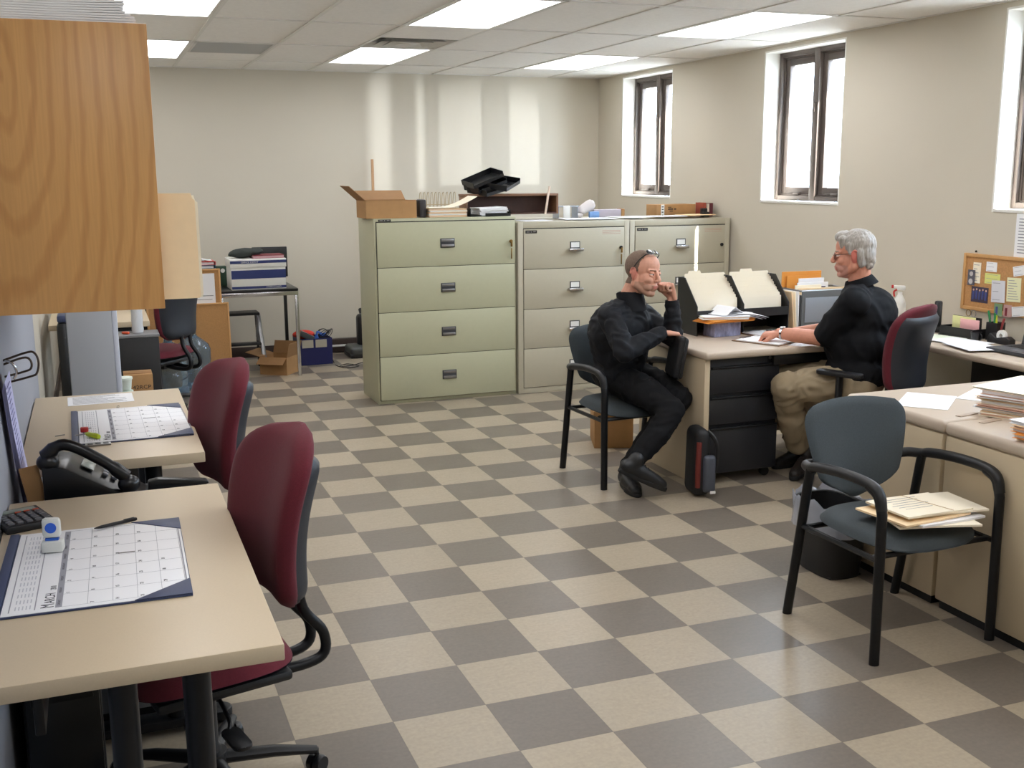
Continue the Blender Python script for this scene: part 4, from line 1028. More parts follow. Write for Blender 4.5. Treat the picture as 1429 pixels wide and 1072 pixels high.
tag(obj('white_stick', B().box((0, 0, .105), (.016, .012, .215), .002, M=Matrix.Rotation(.17, 4, 'Y')), mat('pale_stick', (228, 206, 186), .6), loc=(2.57, 4.915, CZ+.002)), 'short pale stick leaning against the right end of the brown shelf box', 'stick')
for k, (dx, dy, z, ry, rz_, lb) in enumerate([(2.12, 5.02, .163, -.18, .5, 'lowest black plastic tray of the jumbled heap on the brown shelf box'), (2.10, 5.03, .200, -.30, .25, 'middle black plastic tray of the jumbled heap on the brown shelf box'), (2.08, 5.03, .243, -.36, .1, 'topmost tilted black plastic tray of the jumbled heap'), (2.22, 5.0, .205, -.22, .8, 'black plastic tray pointing right out of the jumbled heap')]):
    t = thing('plastic_tray', lb, 'tray', (dx, dy, CZ+z+.018), rz_, 'black trays heaped on the brown shelf box')
    f = B().box((0, 0, .0), (.27, .20, .004)).box((-.134, 0, .022), (.004, .20, .04)).box((.134, 0, .022), (.004, .20, .04)).box((0, .098, .022), (.27, .004, .04)).box((0, -.098, .012), (.27, .004, .022))
    f.xf(Matrix.Rotation(ry, 4, 'Y') @ Matrix.Rotation(.15, 4, 'X')); obj('tray_shell', f, blacks, t)
for k, (x, y, a, w_, d_, lb) in enumerate([(2.38, 4.76, .05, .24, .20, 'white sheets on the left end of the middle cabinet top'), (2.85, 4.78, -.1, .42, .27, 'wide white sheet in the middle of the middle cabinet top'), (3.23, 4.80, .08, .30, .27, 'bright white sheet lying across the joint of the two beige cabinets'), (3.52, 4.74, -.05, .28, .21, 'white sheet in the sunlight near the right end of the cabinets'), (3.80, 4.75, .2, .26, .2, 'tan sheet in front of the brown carton on the right cabinet')]):
    sheets('loose_sheets', lb, 'paper', (x, y, CZ2+.001+.0045*k), a, w_, d_, 3, paper if k < 4 else manila, .0012, .01)
clearp = mat('clear_plastic', (214, 222, 232), .15, trans=.5)
t = thing('plastic_organizer', 'clear plastic organizer with white front on the middle cabinet', 'organizer', (2.78, 5.08, CZ2+.001))
obj('shell', B().bb(-.07, .10, -.06, .06, 0, .004).bb(-.07, -.066, -.06, .06, .004, .09).bb(.096, .10, -.06, .06, .004, .09).bb(-.09, .11, -.06, .06, .09, .10, .002), clearp, t); obj('white_front', B().bb(-.03, .03, -.064, -.060, 0, .10, .002), label_w, t)
t = thing('packing_foam', 'knotted white foam roll and blue tape on the middle cabinet', 'foam', (2.96, 5.08, CZ2+.001))
b = B().cap((-.02, 0, .06), .038, (.06, .02, .10), .045).ell((-.05, -.02, .02), (.03, .025, .02)); bmesh.ops.subdivide_edges(b.bm, edges=b.bm.edges[:], cuts=1)
for v in b.bm.verts: v.co += Vector((.006, .006, .006))*noise.noise(v.co*30)
obj('foam_roll', b, mat('foam_white', (216, 208, 206), .7), t); obj('blue_tape', B().box((.075, -.03, .025), (.09, .03, .05), .008), mat('pale_blue', (120, 160, 215), .5), t)
t = thing('long_box', 'long pale lilac box with a brown end on the middle cabinet', 'box', (3.17, 5.13, CZ2+.001))
obj('box_body', B().bb(-.115, .13, -.04, .04, 0, .062, .003), mat('lilac_box', (188, 180, 192), .6), t); obj('end_cap', B().bb(.131, .162, -.042, .042, 0, .066, .003), card, t)
t = thing('carton', 'closed brown carton with printing on the right beige cabinet', 'box', (3.70, 4.98, CZ2+.001))
obj('box_body', B().box((0, 0, .05), (.36, .18, .10), .002), card, t); obj('white_label', B().bb(-.14, -.11, -.0915, -.09, .0, .10), label_w, t)
obj('printed_marks', B().bb(-.075, -.045, -.0906, -.09, .076, .081).bb(-.075, -.03, -.0906, -.09, .058, .068).bb(-.02, .0, -.0906, -.09, .058, .068).bb(-.06, -.03, -.0906, -.09, .044, .051), mat('marker_black', (35, 30, 28), .7), t)
obj('label_marks', B().bb(-.134, -.116, -.0921, -.0914, .078, .086).bb(-.134, -.116, -.0921, -.0914, .058, .066).bb(-.134, -.118, -.0921, -.0914, .035, .044).bb(-.13, -.118, -.0921, -.0914, .012, .02), ink, t)
for k, (dx, w_, h_, m_, lb) in enumerate([(3.935, .028, .112, mat('rust_cover', (160, 74, 56), .5), 'rust red booklet standing at the right end of the cabinets'), (3.968, .022, .104, mat('cream_spine', (220, 205, 190), .5), 'cream booklet between the rust red one and the dark red one'), (3.998, .030, .108, mat('maroon_spine', (96, 38, 46), .5), 'dark maroon booklet standing against the window wall')]):
    t = thing('booklet', lb, 'book', (dx, 4.90, CZ2+.001), 0, 'booklets standing on the right cabinet')
    obj('cover', B().bb(-w_/2, -w_/2+.002, -.06, .06, 0, h_).bb(w_/2-.002, w_/2, -.06, .06, 0, h_).bb(-w_/2, w_/2, -.062, -.06, 0, h_), m_, t)
    obj('pages', B().bb(-w_/2+.0025, w_/2-.0025, -.059, .058, .002, h_-.003), paper, t)
tag(obj('black_dispenser', B().box((0, 0, .035), (.045, .05, .07), .008).box((0, -.02, .02), (.06, .05, .04), .006), black, loc=(3.905, 4.80, CZ2+.001)), 'small black dispenser in front of the rust red booklet', 'dispenser')
# sunlit curling strip is light only; nothing to build there

# ---------------- main desk things
ZD = .7405
t = thing('desk_organizer', 'black two-column step organizer full of manila folders on the main desk', 'organizer', (2.755, 2.55, ZD))
for s in (-1, 0, 1):
    pr = [(-.17, 0), (.055, 0), (.055, .325), (-.02, .325), (-.17, .17)]
    obj('side_wall', B().prism(pr, .006, Matrix.Translation((s*.31-.003, 0, 0)) @ Matrix(((0, 0, 1, 0), (1, 0, 0, 0), (0, 1, 0, 0), (0, 0, 0, 1)))), black, t)
obj('shelf', B().bb(-.306, .306, -.168, .05, .095, .101).bb(-.306, .306, -.17, -.164, .101, .145).bb(-.306, .306, .049, .055, 0, .20), black, t)
for c in range(2):
    for k in range(5):
        x = -.155+.305*c+.014*(4-k)*.4; y = .035-.038*k; z = .105+.0005
        h_ = .235-.028*k
        t = thing('manila_folder', 'manila folder in the %s column of the black organizer, %s' % (['left', 'right'][c], ['rearmost with a raised tab', 'second from the back', 'in the middle', 'second from the front', 'front one'][k]), 'folder', (2.755+x, 2.55+y, ZD+z), 0, 'manila folders in the black step organizer')
        tx = -.02+.05*((k*2+c) % 3-1)
        w_ = .275; pl = [(-w_/2, 0), (w_/2, 0), (w_/2, h_-.006), (w_/2-.006, h_), (tx+.045, h_), (tx+.038, h_+.016), (tx-.038, h_+.016), (tx-.045, h_), (-w_/2+.006, h_), (-w_/2, h_-.006)]
        Mx = Matrix.Rotation(PI/2, 4, 'X')
        obj('tab_flap', B().prism(pl, .0012, Matrix.Rotation(-.10, 4, 'X') @ Mx), papery, t)
        obj('front_flap', B().prism([(-w_/2, 0), (w_/2, 0), (w_/2, h_-.02), (-w_/2, h_-.02)], .0012, Matrix.Translation((0, -.009, 0)) @ Matrix.Rotation(-.06, 4, 'X') @ Mx), papery, t)
        obj('pages', B().prism([(-w_/2+.005, 0), (w_/2-.006, 0), (w_/2-.006, h_-.03), (-w_/2+.005, h_-.03)], .004, Matrix.Translation((0, -.003, 0)) @ Matrix.Rotation(-.08, 4, 'X') @ Mx), paper, t)
t = thing('patterned_box', 'blue-grey patterned paper box on the main desk under the envelope heap', 'box', (2.60, 2.36, ZD), .10)
obj('box_body', B().box((0, 0, .042), (.185, .11, .084), .003), mat('marbled_blue', (138, 142, 172), .5, var=.45, vscale=45, stretch=(1, 1, .4)), t)
for k in range(4):
    t = thing('orange_envelope', 'orange envelope under the papers on the patterned box, %s' % ['lowest', 'second from the bottom', 'third from the bottom', 'topmost'][k], 'envelope', (2.60+.006*k, 2.345, ZD+.0855+.0045*k), .10+.05*k, 'orange envelopes on the patterned box')
    obj('envelope', B().box((0, 0, .002), (.33, .15, .0035), .001), orange_p, t)
sheets('folder_bundle', 'bundle of cream folders and papers on the orange envelopes', 'folder', (2.585, 2.335, ZD+.1045), -.25, .27, .15, 5, [papery, paper, mat('pinkish', (226, 190, 170), .8)], .0035, .008)
t = thing('crumpled_paper', 'folded white sheet peaking up on top of the envelope heap', 'paper', (2.63, 2.35, ZD+.124), .3)
obj('sheet', B().sheet(lambda u, v: Vector((-.10+.24*u, -.07+.14*v, .004+.045*max(0, 1-abs(u-.35)*3.2))), 20, 2, .001), paper, t)
t = thing('crumpled_paper', 'white sheets spilling right off the envelope heap', 'paper', (2.70, 2.33, ZD+.118), -.15)
for k in range(3): obj('sheet', B().sheet(lambda u, v: Vector((-.09+.02*k+.20*u, -.065+.13*v, .008+.004*k-.028*u*u)), 12, 2, .001), paper, t)
# file rack on the right
t = thing('file_rack', 'silver mesh file rack with a grey front on the main desk', 'rack', (3.36, 2.57, ZD), -.03)
sil = mat('silver_mesh', (150, 156, 164), .4, metal=.5, bump=.8, bscale=600); sild = mat('grey_rack', (96, 98, 98), .5)
obj('front_panel', B().bb(-.175, .19, -.165, -.155, 0, .225, .003), sild, t)
obj('front_inset', B().bb(-.155, .185, -.170, -.1655, .035, .185, .004), sil, t)
obj('frame', B().tube([(-.18, -.16, .225), (.19, -.16, .225), (.19, .05, .225), (-.18, .05, .225), (-.18, -.16, .225)], .006, 8), steel, t)
obj('base', B().bb(-.175, .19, -.155, .05, 0, .01), sild, t); obj('side_panel', B().bb(-.178, -.172, -.154, .05, .01, .2), sild, t)
for k, (y, x0, x1, h_, m_, lb) in enumerate([(.045, -.19, .09, .325, orange_p, 'tall orange envelope at the back of the silver file rack'), (.03, -.165, .08, .300, orange_p, 'second orange envelope in the silver file rack'), (.0, -.10, .08, .285, paper, 'pale blue-white envelope standing in the silver rack'), (-.03, -.13, .09, .262, paper, 'white envelope with a dark printed band in the silver rack'), (-.06, -.165, .02, .25, papery, 'cream folder sheets in the front half of the silver rack'), (-.09, -.165, .17, .235, manila, 'manila folder nearest the front panel of the silver rack')]):
    t = thing('envelope', lb, 'envelope', (3.36, 2.57+y, ZD+.011), -.03, 'papers standing in the silver rack')
    obj('envelope_body', B().bb(x0, x1, -.004, .004, 0, h_-.011, .001).xf(Matrix.Rotation(.03, 4, 'X')), m_, t)
    if k == 3: obj('printed_band', B().bb(-.09, .07, -.0055, -.0042, .20, .225).xf(Matrix.Rotation(.03, 4, 'X')), mat('dark_blue_print', (40, 50, 80), .6), t)
for k in range(3):
    tag(obj('tilted_folder', B().box((0, 0, .11), (.005, .16, .22), .001, M=Matrix.Rotation(-.12+.05*k, 4, 'Y')), [manila, papery, paper][k], loc=(3.145-.022*(1-k)*.9, 2.50, ZD+.003)), ['manila folder leaning on the left side of the silver rack, outermost', 'cream folder leaning on the left side of the silver rack, middle', 'white folder leaning on the left side of the silver rack, innermost'][k], 'folder', 'folders leaning on the silver rack')
calculator('small grey calculator on the main desk just behind the older man\'s hand', (2.92, 2.27, ZD), -.25, .10, .14, mat('calc_grey', (82, 84, 90), .4))
def clipboard(label, loc, rz, w, d):
    t = thing('clipboard', label, 'clipboard', loc, rz)
    obj('board', B().box((0, 0, .002), (w, d, .004), .0015), mat('hardboard', (120, 92, 66), .6), t)
    obj('papers', B().box((0, -.008, .0075), (w-.014, d-.03, .006), .001), paper, t)
    obj('clip', B().box((0, d/2-.02, .010), (.09, .025, .008), .003), steel, t); return t
clipboard('clipboard with white paper under the older man\'s hand on the main desk', (2.70, 2.065, ZD), .45, .225, .30)
clipboard('second clipboard with white pages behind the first on the main desk', (2.83, 2.30, ZD), .15, .17, .20)
sheets('loose_sheets', 'white page lying at the far right part of the main desk by the calculator', 'paper', (3.14, 2.28, ZD), -.1, .20, .14, 2, paper, .001, .01)
# spray bottle
t = thing('spray_bottle', 'white spray bottle with a red trigger behind the older man\'s shoulder', 'bottle', (3.84, 2.335, ZD), PI*.75)
obj('bottle_body', B().lathe([(0, 0), (.035, 0), (.038, .01), (.038, .13), (.030, .155), (.014, .185), (.014, .20), (0, .20)], (0, 0, 0), 24), label_w, t)
b = B().box((-.005, 0, .225), (.05, .022, .03), .008).box((.028, 0, .232), (.03, .014, .016), .004); obj('spray_head', b, label_w, t)
obj('trigger', B().tube(smooth_path([(.018, 0, .215), (.036, 0, .200), (.032, 0, .17)], 4), .006, 8).box((.045, 0, .232), (.014, .018, .02), .003), red_p, t)

# ---------------- credenza things
t = thing('cordless_phone', 'black telephone handset standing at the corner of the window worktop behind the chair', 'telephone', (3.83, 1.99, ZD), 2.4)
obj('cradle', B().box((0, 0, .018), (.08, .10, .035), .012), black, t)
b = B().box((0, .01, .10), (.045, .028, .17), .012, M=Matrix.Rotation(.18, 4, 'X')); hd = obj('handset', b, blacks, t)
b = B()
for i in range(4):
    for j in range(3): b.box((-.012+.012*j, -.010+.003*i*1.1, .06+.018*i), (.008, .003, .010), .001)
obj('keys', b, label_w, hd)
for k, (x, y, a, lb) in enumerate([(3.67, 1.80, .3, 'pale green-white papers on the window worktop nearest the chair back'), (3.66, 1.60, .15, 'white papers on the window worktop before the black card holder'), (3.58, 1.44, -.2, 'white papers between the card holder and the laptop')]):
    sheets('loose_sheets', lb, 'paper', (x, y, ZD+.0048*k), a+PI/2, .27, .20, 3, paper if k else mat('greenish_paper', (226, 232, 214), .8), .0012, .012)
t = thing('card_holder', 'black desk holder with pink and yellow cards below the corkboard', 'holder', (3.83, 1.785, ZD), PI/2+.10)
# local x along -? : local x -> +Y
obj('tray', B().bb(-.12, .12, -.05, .06, 0, .006).bb(-.12, .12, .045, .051, .006, .055).bb(-.12, -.115, -.05, .045, .006, .055).bb(.115, .12, -.05, .045, .006, .055).bb(-.08, .12, -.056, -.05, 0, .11), black, t)
t2 = thing('note_cards', 'pink and yellow note cards standing in the black holder', 'cards', (3.845, 1.775, ZD+.007), PI/2+.10)
obj('pink_card', B().box((-.04, .022, .05), (.13, .004, .095), .001), mat('pink_card', (236, 178, 178), .7), t2)
obj('yellow_card', B().box((.01, .012, .056), (.16, .004, .105), .001), mat('yellow_card', (226, 226, 160), .7), t2)
for k, (y, lb) in enumerate([(1.815, 'brass ring standing behind the cards, left one'), (1.775, 'silver ring standing behind the cards, right one')]):
    tag(obj('binder_ring', B().tube([(0, .018*math.cos(a*PI/12), .018+.018*math.sin(a*PI/12)) for a in range(25)], .002, 6), steel if k else mat('brass', (140, 110, 60), .35, metal=.8), loc=(3.89, y, ZD+.112)), lb, 'ring', 'metal rings on the black card holder')
    
t = thing('pencil_cup', 'black square cup holding green and yellow markers on the window worktop', 'cup', (3.90, 1.615, ZD), .1)
obj('cup', B().bb(-.035, .035, -.035, .035, 0, .004).bb(-.035, -.031, -.035, .035, .004, .10).bb(.031, .035, -.035, .035, .004, .10).bb(-.031, .031, -.035, -.031, .004, .10).bb(-.031, .031, .031, .035, .004, .10), black, t)
for k, (c, dy, tilt, lb) in enumerate([((40, 120, 70), .02, .1, 'green marker in the black cup, left'), ((50, 140, 80), .008, -.06, 'green marker in the black cup, middle'), ((205, 215, 50), -.015, .15, 'yellow marker in the black cup'), ((150, 60, 60), -.024, -.12, 'dark red pencil in the black cup')]):
    z1 = .165-.012*k
    pen('marker', lb, (3.90, 1.615+dy, ZD+.006), (3.90-.02+.01*k, 1.615+dy*1.3+tilt*.15, ZD+z1), mat('mk_%d' % k, c, .4), .006)
t = thing('tape_dispenser', 'black tape dispenser with a white roll beside the laptop', 'tape dispenser', (3.83, 1.50, ZD), PI/2)
obj('body', B().prism([(-.08, 0), (.08, 0), (.08, .03), (.06, .055), (.02, .03), (-.05, .045), (-.08, .03)], .045, Matrix.Translation((0, .022, 0)) @ Matrix.Rotation(PI/2, 4, 'X'), bev=.004), black, t)
obj('tape_roll', B().lathe([(.012, -.01), (.03, -.01), (.03, .01), (.012, .01), (.012, -.01)], (-.005, 0, .045), 20, M=Matrix.Rotation(PI/2, 4, 'X')), label_w, t)
t = thing('mug', 'small black cup between pencil cup and tape dispenser', 'cup', (3.78, 1.63, ZD))
obj('cup_body', B().lathe([(0, 0), (.026, 0), (.03, .05), (.027, .05), (.023, .006), (0, .006)], (0, 0, 0), 20), blacks, t); obj('handle', B().tube([(0, -.028-.014*math.sin(a*PI/8), .025+.016*math.cos(a*PI/8)) for a in range(9)], .004, 8), blacks, t)
t = thing('laptop', 'open dark grey laptop at the right edge on the window worktop', 'laptop', (3.70, 1.19, ZD), 0)
lg_ = mat('laptop_grey', (62, 64, 70), .4)
obj('base', B().bb(-.12, .12, -.18, .16, .003, .022, .004), lg_, t)
kb = B()
for i in range(5):
    for j in range(12): kb.box((-.0+.018*i, -.14+.0235*j, .0232), (.014, .019, .0025), .0005)
obj('keyboard', kb, black, t); obj('touchpad', B().box((-.07, -.01, .0224), (.05, .08, .001)), mat('touchpad', (84, 86, 92), .3), t)
sc = obj('lid', B().bb(.12, .128, -.18, .16, .02, .235, .003).xf(Matrix.Translation((.12, 0, .02)) @ Matrix.Rotation(.22, 4, 'Y') @ Matrix.Translation((-.12, 0, -.02))), lg_, t)
obj('screen', B().bb(.1185, .1198, -.165, .145, .035, .222).xf(Matrix.Translation((.12, 0, .02)) @ Matrix.Rotation(.22, 4, 'Y') @ Matrix.Translation((-.12, 0, -.02))), mat('screen_black', (14, 15, 20), .15), sc)
# notes on the corkboard & wall
def note(label, y0, y1, z0, z1, m, lines=5, name='pinned_note', cat='note', rot=0., x=XW-.0155, lm=None):
    w_ = abs(y0-y1); h_ = abs(z1-z0)
    t = thing(name, label, cat, (x, (y0+y1)/2, (z0+z1)/2), 0, 'papers pinned to the corkboard' if name == 'pinned_note' else None)
    Rm = Matrix.Rotation(rot, 4, 'X')
    obj('card', B().box((0, 0, 0), (.0012, w_, h_)).xf(Rm), m, t)
    if lines:
        b = B(); rnd = random.Random(int(y0*1000))
        for k in range(lines):
            L_ = w_*.8*(.5+.5*rnd.random()); b.box((-.0009, w_*.4-L_/2, h_*.38-h_*.76*k/max(1, lines-1)), (.0004, L_, h_*.02+.0006))
        obj('writing', b.xf(Rm), lm or inkl, t, 0)
    return t
note('tall narrow cream note at the left end of the corkboard', 1.955, 1.895, 1.025, 1.145, papery)
note('small white card at the upper middle of the corkboard', 1.855, 1.775, 1.10, 1.155, paper, 3)
note('yellow-green sticky note in the middle of the corkboard', 1.86, 1.745, 1.03, 1.09, mat('sticky_yellow', (218, 220, 130), .7), 3)
note('pale grey-white note hanging over the lower middle of the corkboard', 1.80, 1.70, .93, 1.055, mat('pale_grey_paper', (216, 216, 222), .8), 3, rot=-.05, x=XW-.018)
note('large pale yellow handwritten note right of centre on the corkboard', 1.69, 1.59, .945, 1.08, mat('pale_yellow', (230, 228, 186), .8), 8, rot=-.04)
note('tilted white card at the upper right of the corkboard', 1.655, 1.555, 1.095, 1.15, paper, 3, rot=-.2)
note('white card with an orange edge at the lower right corner of the board', 1.635, 1.535, .87, .925, paper, 2, rot=-.15, x=XW-.0228)
t = note('dark photograph strip of faces at the left edge of the corkboard', 1.985, 1.93, 1.01, 1.10, mat('photo_grey', (90, 90, 102), .4), 0, x=XW-.0228)
obj('faces', B().lathe([(0, 0), (.014, 0), (.014, .0008), (0, .0008)], (-.001, 0, .022), 12, M=Matrix.Rotation(-PI/2, 4, 'Y')).lathe([(0, 0), (.016, 0), (.016, .0008), (0, .0008)], (-.001, .002, -.022), 12, M=Matrix.Rotation(-PI/2, 4, 'Y')), mat('photo_light', (190, 186, 186), .5), t)
t = note('group photograph of several people at the lower left of the corkboard', 1.955, 1.825, .915, 1.005, mat('photo_dark', (66, 56, 76), .4), 0)
b = B(); 
for k in range(5): b.box((-.0012, .048-.024*k, -.006+.004*(k % 2)), (.0006, .016, .05), .0002)
obj('clothes', b, mat('photo_blue', (60, 72, 130), .5), t)
b = B()
for k in range(5): b.lathe([(0, 0), (.006, 0), (.006, .0006), (0, .0006)], (-.0012, .048-.024*k, .026+.004*(k % 2)), 10, M=Matrix.Rotation(-PI/2, 4, 'Y'))
obj('faces', b, mat('photo_skin', (206, 170, 150), .5), t)
for k, (y0, y1, lb) in enumerate([(1.765, 1.705, 'green-tinted snapshot hanging from the bottom edge of the corkboard'), (1.695, 1.635, 'pinkish snapshot hanging from the bottom edge of the corkboard')]):
    t = note(lb, y0, y1, .855, .925, mat('snap_%d' % k, [(120, 150, 110), (190, 150, 145)][k], .5), 0, x=XW-.0228)
    obj('figure', B().box((-.001, .01, -.005), (.0006, .016, .045)), [mat('photo_blue', (60, 72, 130), .5), mat('dark_red_cover', (120, 30, 45), .5)][k], t)
note('white printed sheet taped to the wall above the corkboard at the right edge', 1.675, 1.46, 1.19, 1.435, paper, 12, 'wall_sheet', 'paper', 0, XW-.0015)
tag(obj('wall_pin', B().lathe([(0, 0), (.006, 0), (.006, .006), (0, .01)], (0, 0, 0), 12, M=Matrix.Rotation(-PI/2, 4, 'Y')), blackm, loc=(XW-.001, 1.955, 1.207)), 'small dark nail in the wall just above the corkboard', 'nail')

# ---------------- right desks
sheets('loose_sheets', 'larger white sheet lying on the side desk behind the guest chair', 'paper', (2.40, .445, ZD), .72, .30, .20, 1, paper)
sheets('loose_sheets', 'smaller printed white sheet on the side desk near the folder pile', 'paper', (2.72, .44, ZD), .55, .30, .2, 1, paper)
def folder_pile(label, loc, rz, n, w, d, th, mats_):
    rnd = random.Random(n)
    z = loc[2]
    for k in range(n):
        tt = th*(.6+.8*rnd.random())
        t = thing('folder', '%s, %s' % (label, 'topmost' if k == n-1 else 'lowest' if k == 0 else 'layer %s from the bottom' % ['zero', 'one', 'two', 'three', 'four', 'five', 'six', 'seven', 'eight', 'nine', 'ten', 'eleven', 'twelve'][k+1]), 'folder', (loc[0]+rnd.uniform(-.015, .015), loc[1]+rnd.uniform(-.015, .015), z), rz+rnd.uniform(-.12, .12), label)
        ph = rnd.random()*6
        obj('cover', B().sheet(lambda u, v: Vector(((u-.5)*w, (v-.5)*d, .0012+.0006*math.sin(5*u+ph))), 6, 2, .001).sheet(lambda u, v: Vector(((u-.5)*w, (v-.5)*d, tt-.0008+.0006*math.sin(5*u+ph))), 6, 2, .001), mats_[k % len(mats_)], t)
        obj('pages', B().box((.003, 0, tt/2), (w-.012, d-.008, tt-.004)), paper if k % 3 else mat('pinkish', (226, 190, 170), .8), t); z += tt+.0006
folder_pile('cream folder in the big pile on the right desks', (2.62, .13, ZD), .35, 9, .36, .26, .0125, [papery, manila, paper, mat('pinkish', (226, 190, 170), .8)])
folder_pile('folder in the small pile at the right picture edge', (2.40, -.29, ZD), .15, 5, .32, .26, .011, [papery, orange_p, orange_p, manila, paper])
# envelopes on the guest chair
zc = .459
for k, (x, y, a, w_, d_, m_, lb) in enumerate([(1.93, -.11, -.25, .30, .22, papery, 'cream envelope at the bottom of the chair pile'), (1.96, -.10, .06, .29, .22, paper, 'white bundle of papers second from the bottom of the chair pile'), (1.90, -.075, .10, .31, .24, manila, 'manila envelope on the left of the chair pile'), (2.0, -.06, -.10, .30, .23, papery, 'wide cream envelope in the upper chair pile'), (1.93, -.07, .03, .29, .22, papery, 'cream printed envelope on top of the chair pile')]):
    t = thing('envelope', lb, 'envelope', (x, y, zc+.0085*k), a, 'envelopes piled on the empty guest chair')
    ph = k*1.7
    obj('envelope_body', B().sheet(lambda u, v: Vector(((u-.5)*w_, (v-.5)*d_, .008+.0015*math.sin(4*u+ph)+.0015*math.cos(3*v))), 8, 6, .0072), m_, t)
    if k == 4:
        b = B()
        for q in range(6): b.box((-.03, .075-.022*q, .0102), (.16-.02*(q % 3), .0015, .0008))
        obj('printed_lines', b, inkl, t, 0); obj('stamp_mark', B().box((-.11, .08, .0102), (.02, .014, .0008)), mat('mauve_stamp', (150, 120, 150), .7), t)
        obj('rubber_band', B().box((.035, 0, .0105), (.0022, .22, .0012), M=Matrix.Rotation(.2, 4, 'Z')), mat('rubber_band', (190, 160, 110), .6), t)
# waste basket with liner
t = thing('waste_basket', 'black waste basket with a clear plastic liner behind the empty guest chair', 'waste basket', (2.075, .60, 0))
b = B()
def bk(u, v, o=0): 
    a = 2*PI*u; cx = math.copysign(abs(math.cos(a))**.6, math.cos(a)); cy = math.copysign(abs(math.sin(a))**.6, math.sin(a)); s_ = .8+.2*v
    return Vector((cx*(.115*s_-o), cy*(.155*s_-o), .30*v+.002))
b.grid(lambda u, v: bk(u, v), 36, 6, 0, True); b.grid(lambda u, v: bk(u, 1-v*.97, .004), 36, 6, 0, True); b.box((0, 0, .006), (.16, .22, .008), .003)
obj('bin_body', b, black, t, 50)
obj('rim', B().tube([bk(k/36, 1) for k in range(37)], .006, 8), black, t)
b = B()
def ln(u, v):
    p = bk(u, 1, -.003-.022*v+.012*v*v); n_ = noise.noise(Vector((math.cos(2*PI*u)*4, math.sin(2*PI*u)*4, v*3)))
    return Vector((p.x*(1+.06*n_), p.y*(1+.06*n_), .30+.04*math.sin(v*PI)*(1+n_)-.11*v*v))
b.grid(lambda u, v: ln(u, v), 60, 10, 0, True)
linm = mat('liner_plastic', (190, 195, 208), .18, alpha=.6, bump=1., bscale=60)
obj('liner', b, linm, t, 60)
# box under the man's chair
t = thing('archive_box', 'small brown cardboard box on the floor under the seated man\'s chair', 'box', (2.19, 2.96, 0), -.35)
obj('box_body', B().box((0, 0, .115), (.24, .30, .23), .003), card, t); obj('lid', B().box((0, 0, .215), (.25, .31, .035), .003), card, t)
obj('hand_hole', B().ell((-.08, -.156, .20), (.022, .002, .010)), black, t)
# backpack
t = thing('backpack', 'black backpack with a red stripe standing against the main desk end panel', 'backpack', (2.12, 1.785, 0), -.15)
b = B().box((0, 0, .185), (.10, .17, .36), .04, seg=4)
for v in b.bm.verts: v.co.x *= 1-.25*max(0, v.co.z-.2)/.2; v.co += Vector((.006, .006, 0))*noise.noise(v.co*12)
obj('bag_body', b, mat('nylon_black', (20, 20, 23), .6, bump=.4, bscale=400), t)
b = B().box((.03, -.085, .13), (.07, .04, .20), .02, seg=3); obj('front_pocket', b, mat('nylon_grey', (70, 74, 84), .6), t)
obj('red_stripe', B().tube(smooth_path([(-.03, -.083, .06), (-.032, -.088, .18), (-.025, -.078, .30)], 5), .014, 10, flat=1.), mat('red_stripe', (104, 34, 26), .6), t)
obj('strap', B().tube(smooth_path([(.03, -.05, .35), (.06, -.08, .31), (.075, -.09, .24), (.065, -.09, .14)], 6), .008, 8, flat=1.6), black, t)
obj('white_tag', B().box((.045, -.108, .035), (.03, .006, .015), .002), label_w, t)

# under near desk: computer tower, cable
t = thing('computer_tower', 'black computer tower in the shade under the nearest left desk', 'computer', (-.93, .02, 0), .03)
obj('case', B().box((0, 0, .215), (.19, .44, .41), .008), black, t)
obj('front_bezel', B().box((0, -.226, .215), (.18, .012, .40), .004), blacks, t)
obj('disc_drive', B().box((0, -.234, .36), (.15, .004, .03), .001), blackm, t)
for s in (-1, 1): obj('foot', B().box((s*.07, 0, .005), (.02, .4, .01)), black, t)
tag(obj('white_cable', B().tube(smooth_path([(-.98, -.75, .004), (-.90, -.70, .004), (-.80, -.72, .004), (-.76, -.80, .004), (-.83, -.84, .004), (-.92, -.80, .004)], 6), .003, 6), mat('cable_grey', (130, 130, 130), .5)), 'thin pale cable looping on the floor under the nearest desk', 'cable')
# ================================================================== PEOPLE
def remesh(b, vox, it=4, fac=.5):
    me = bpy.data.meshes.new('tmp'); b.bm.to_mesh(me); b.bm.free()
    o = bpy.data.objects.new('tmp', me); COL.objects.link(o)
    md = o.modifiers.new('r', 'REMESH'); md.mode = 'VOXEL'; md.voxel_size = vox; md.use_smooth_shade = True
    if it: ms = o.modifiers.new('s', 'SMOOTH'); ms.factor = fac; ms.iterations = it
    dg = bpy.context.evaluated_depsgraph_get(); dg.update()
    r = bpy.data.meshes.new_from_object(o.evaluated_get(dg)); bpy.data.objects.remove(o); bpy.data.meshes.remove(me)
    return r
def folds(me, amp, sc, off=(0, 0, 0), stretch=(1, 1, 1), amp2=0):
    me.update(); N = [v.normal.copy() for v in me.vertices]
    for v, n in zip(me.vertices, N):
        p = Vector((v.co.x*stretch[0], v.co.y*stretch[1], v.co.z*stretch[2]))*sc+Vector(off)
        w_ = 1-abs(noise.noise(p+Vector((0, 0, 0))+1.2*noise.noise_vector(p*.6)))*2
        v.co += n*amp*(w_-.5)
    me.update()
def V3(*a): return Vector(a)
def frame(o, fwd, upv=(0, 0, 1)):
    x = Vector(fwd).normalized(); u = Vector(upv); z = (u-u.dot(x)*x).normalized(); y = z.cross(x)
    M = Matrix((x, y, z)).transposed().to_4x4(); M.translation = Vector(o); return M
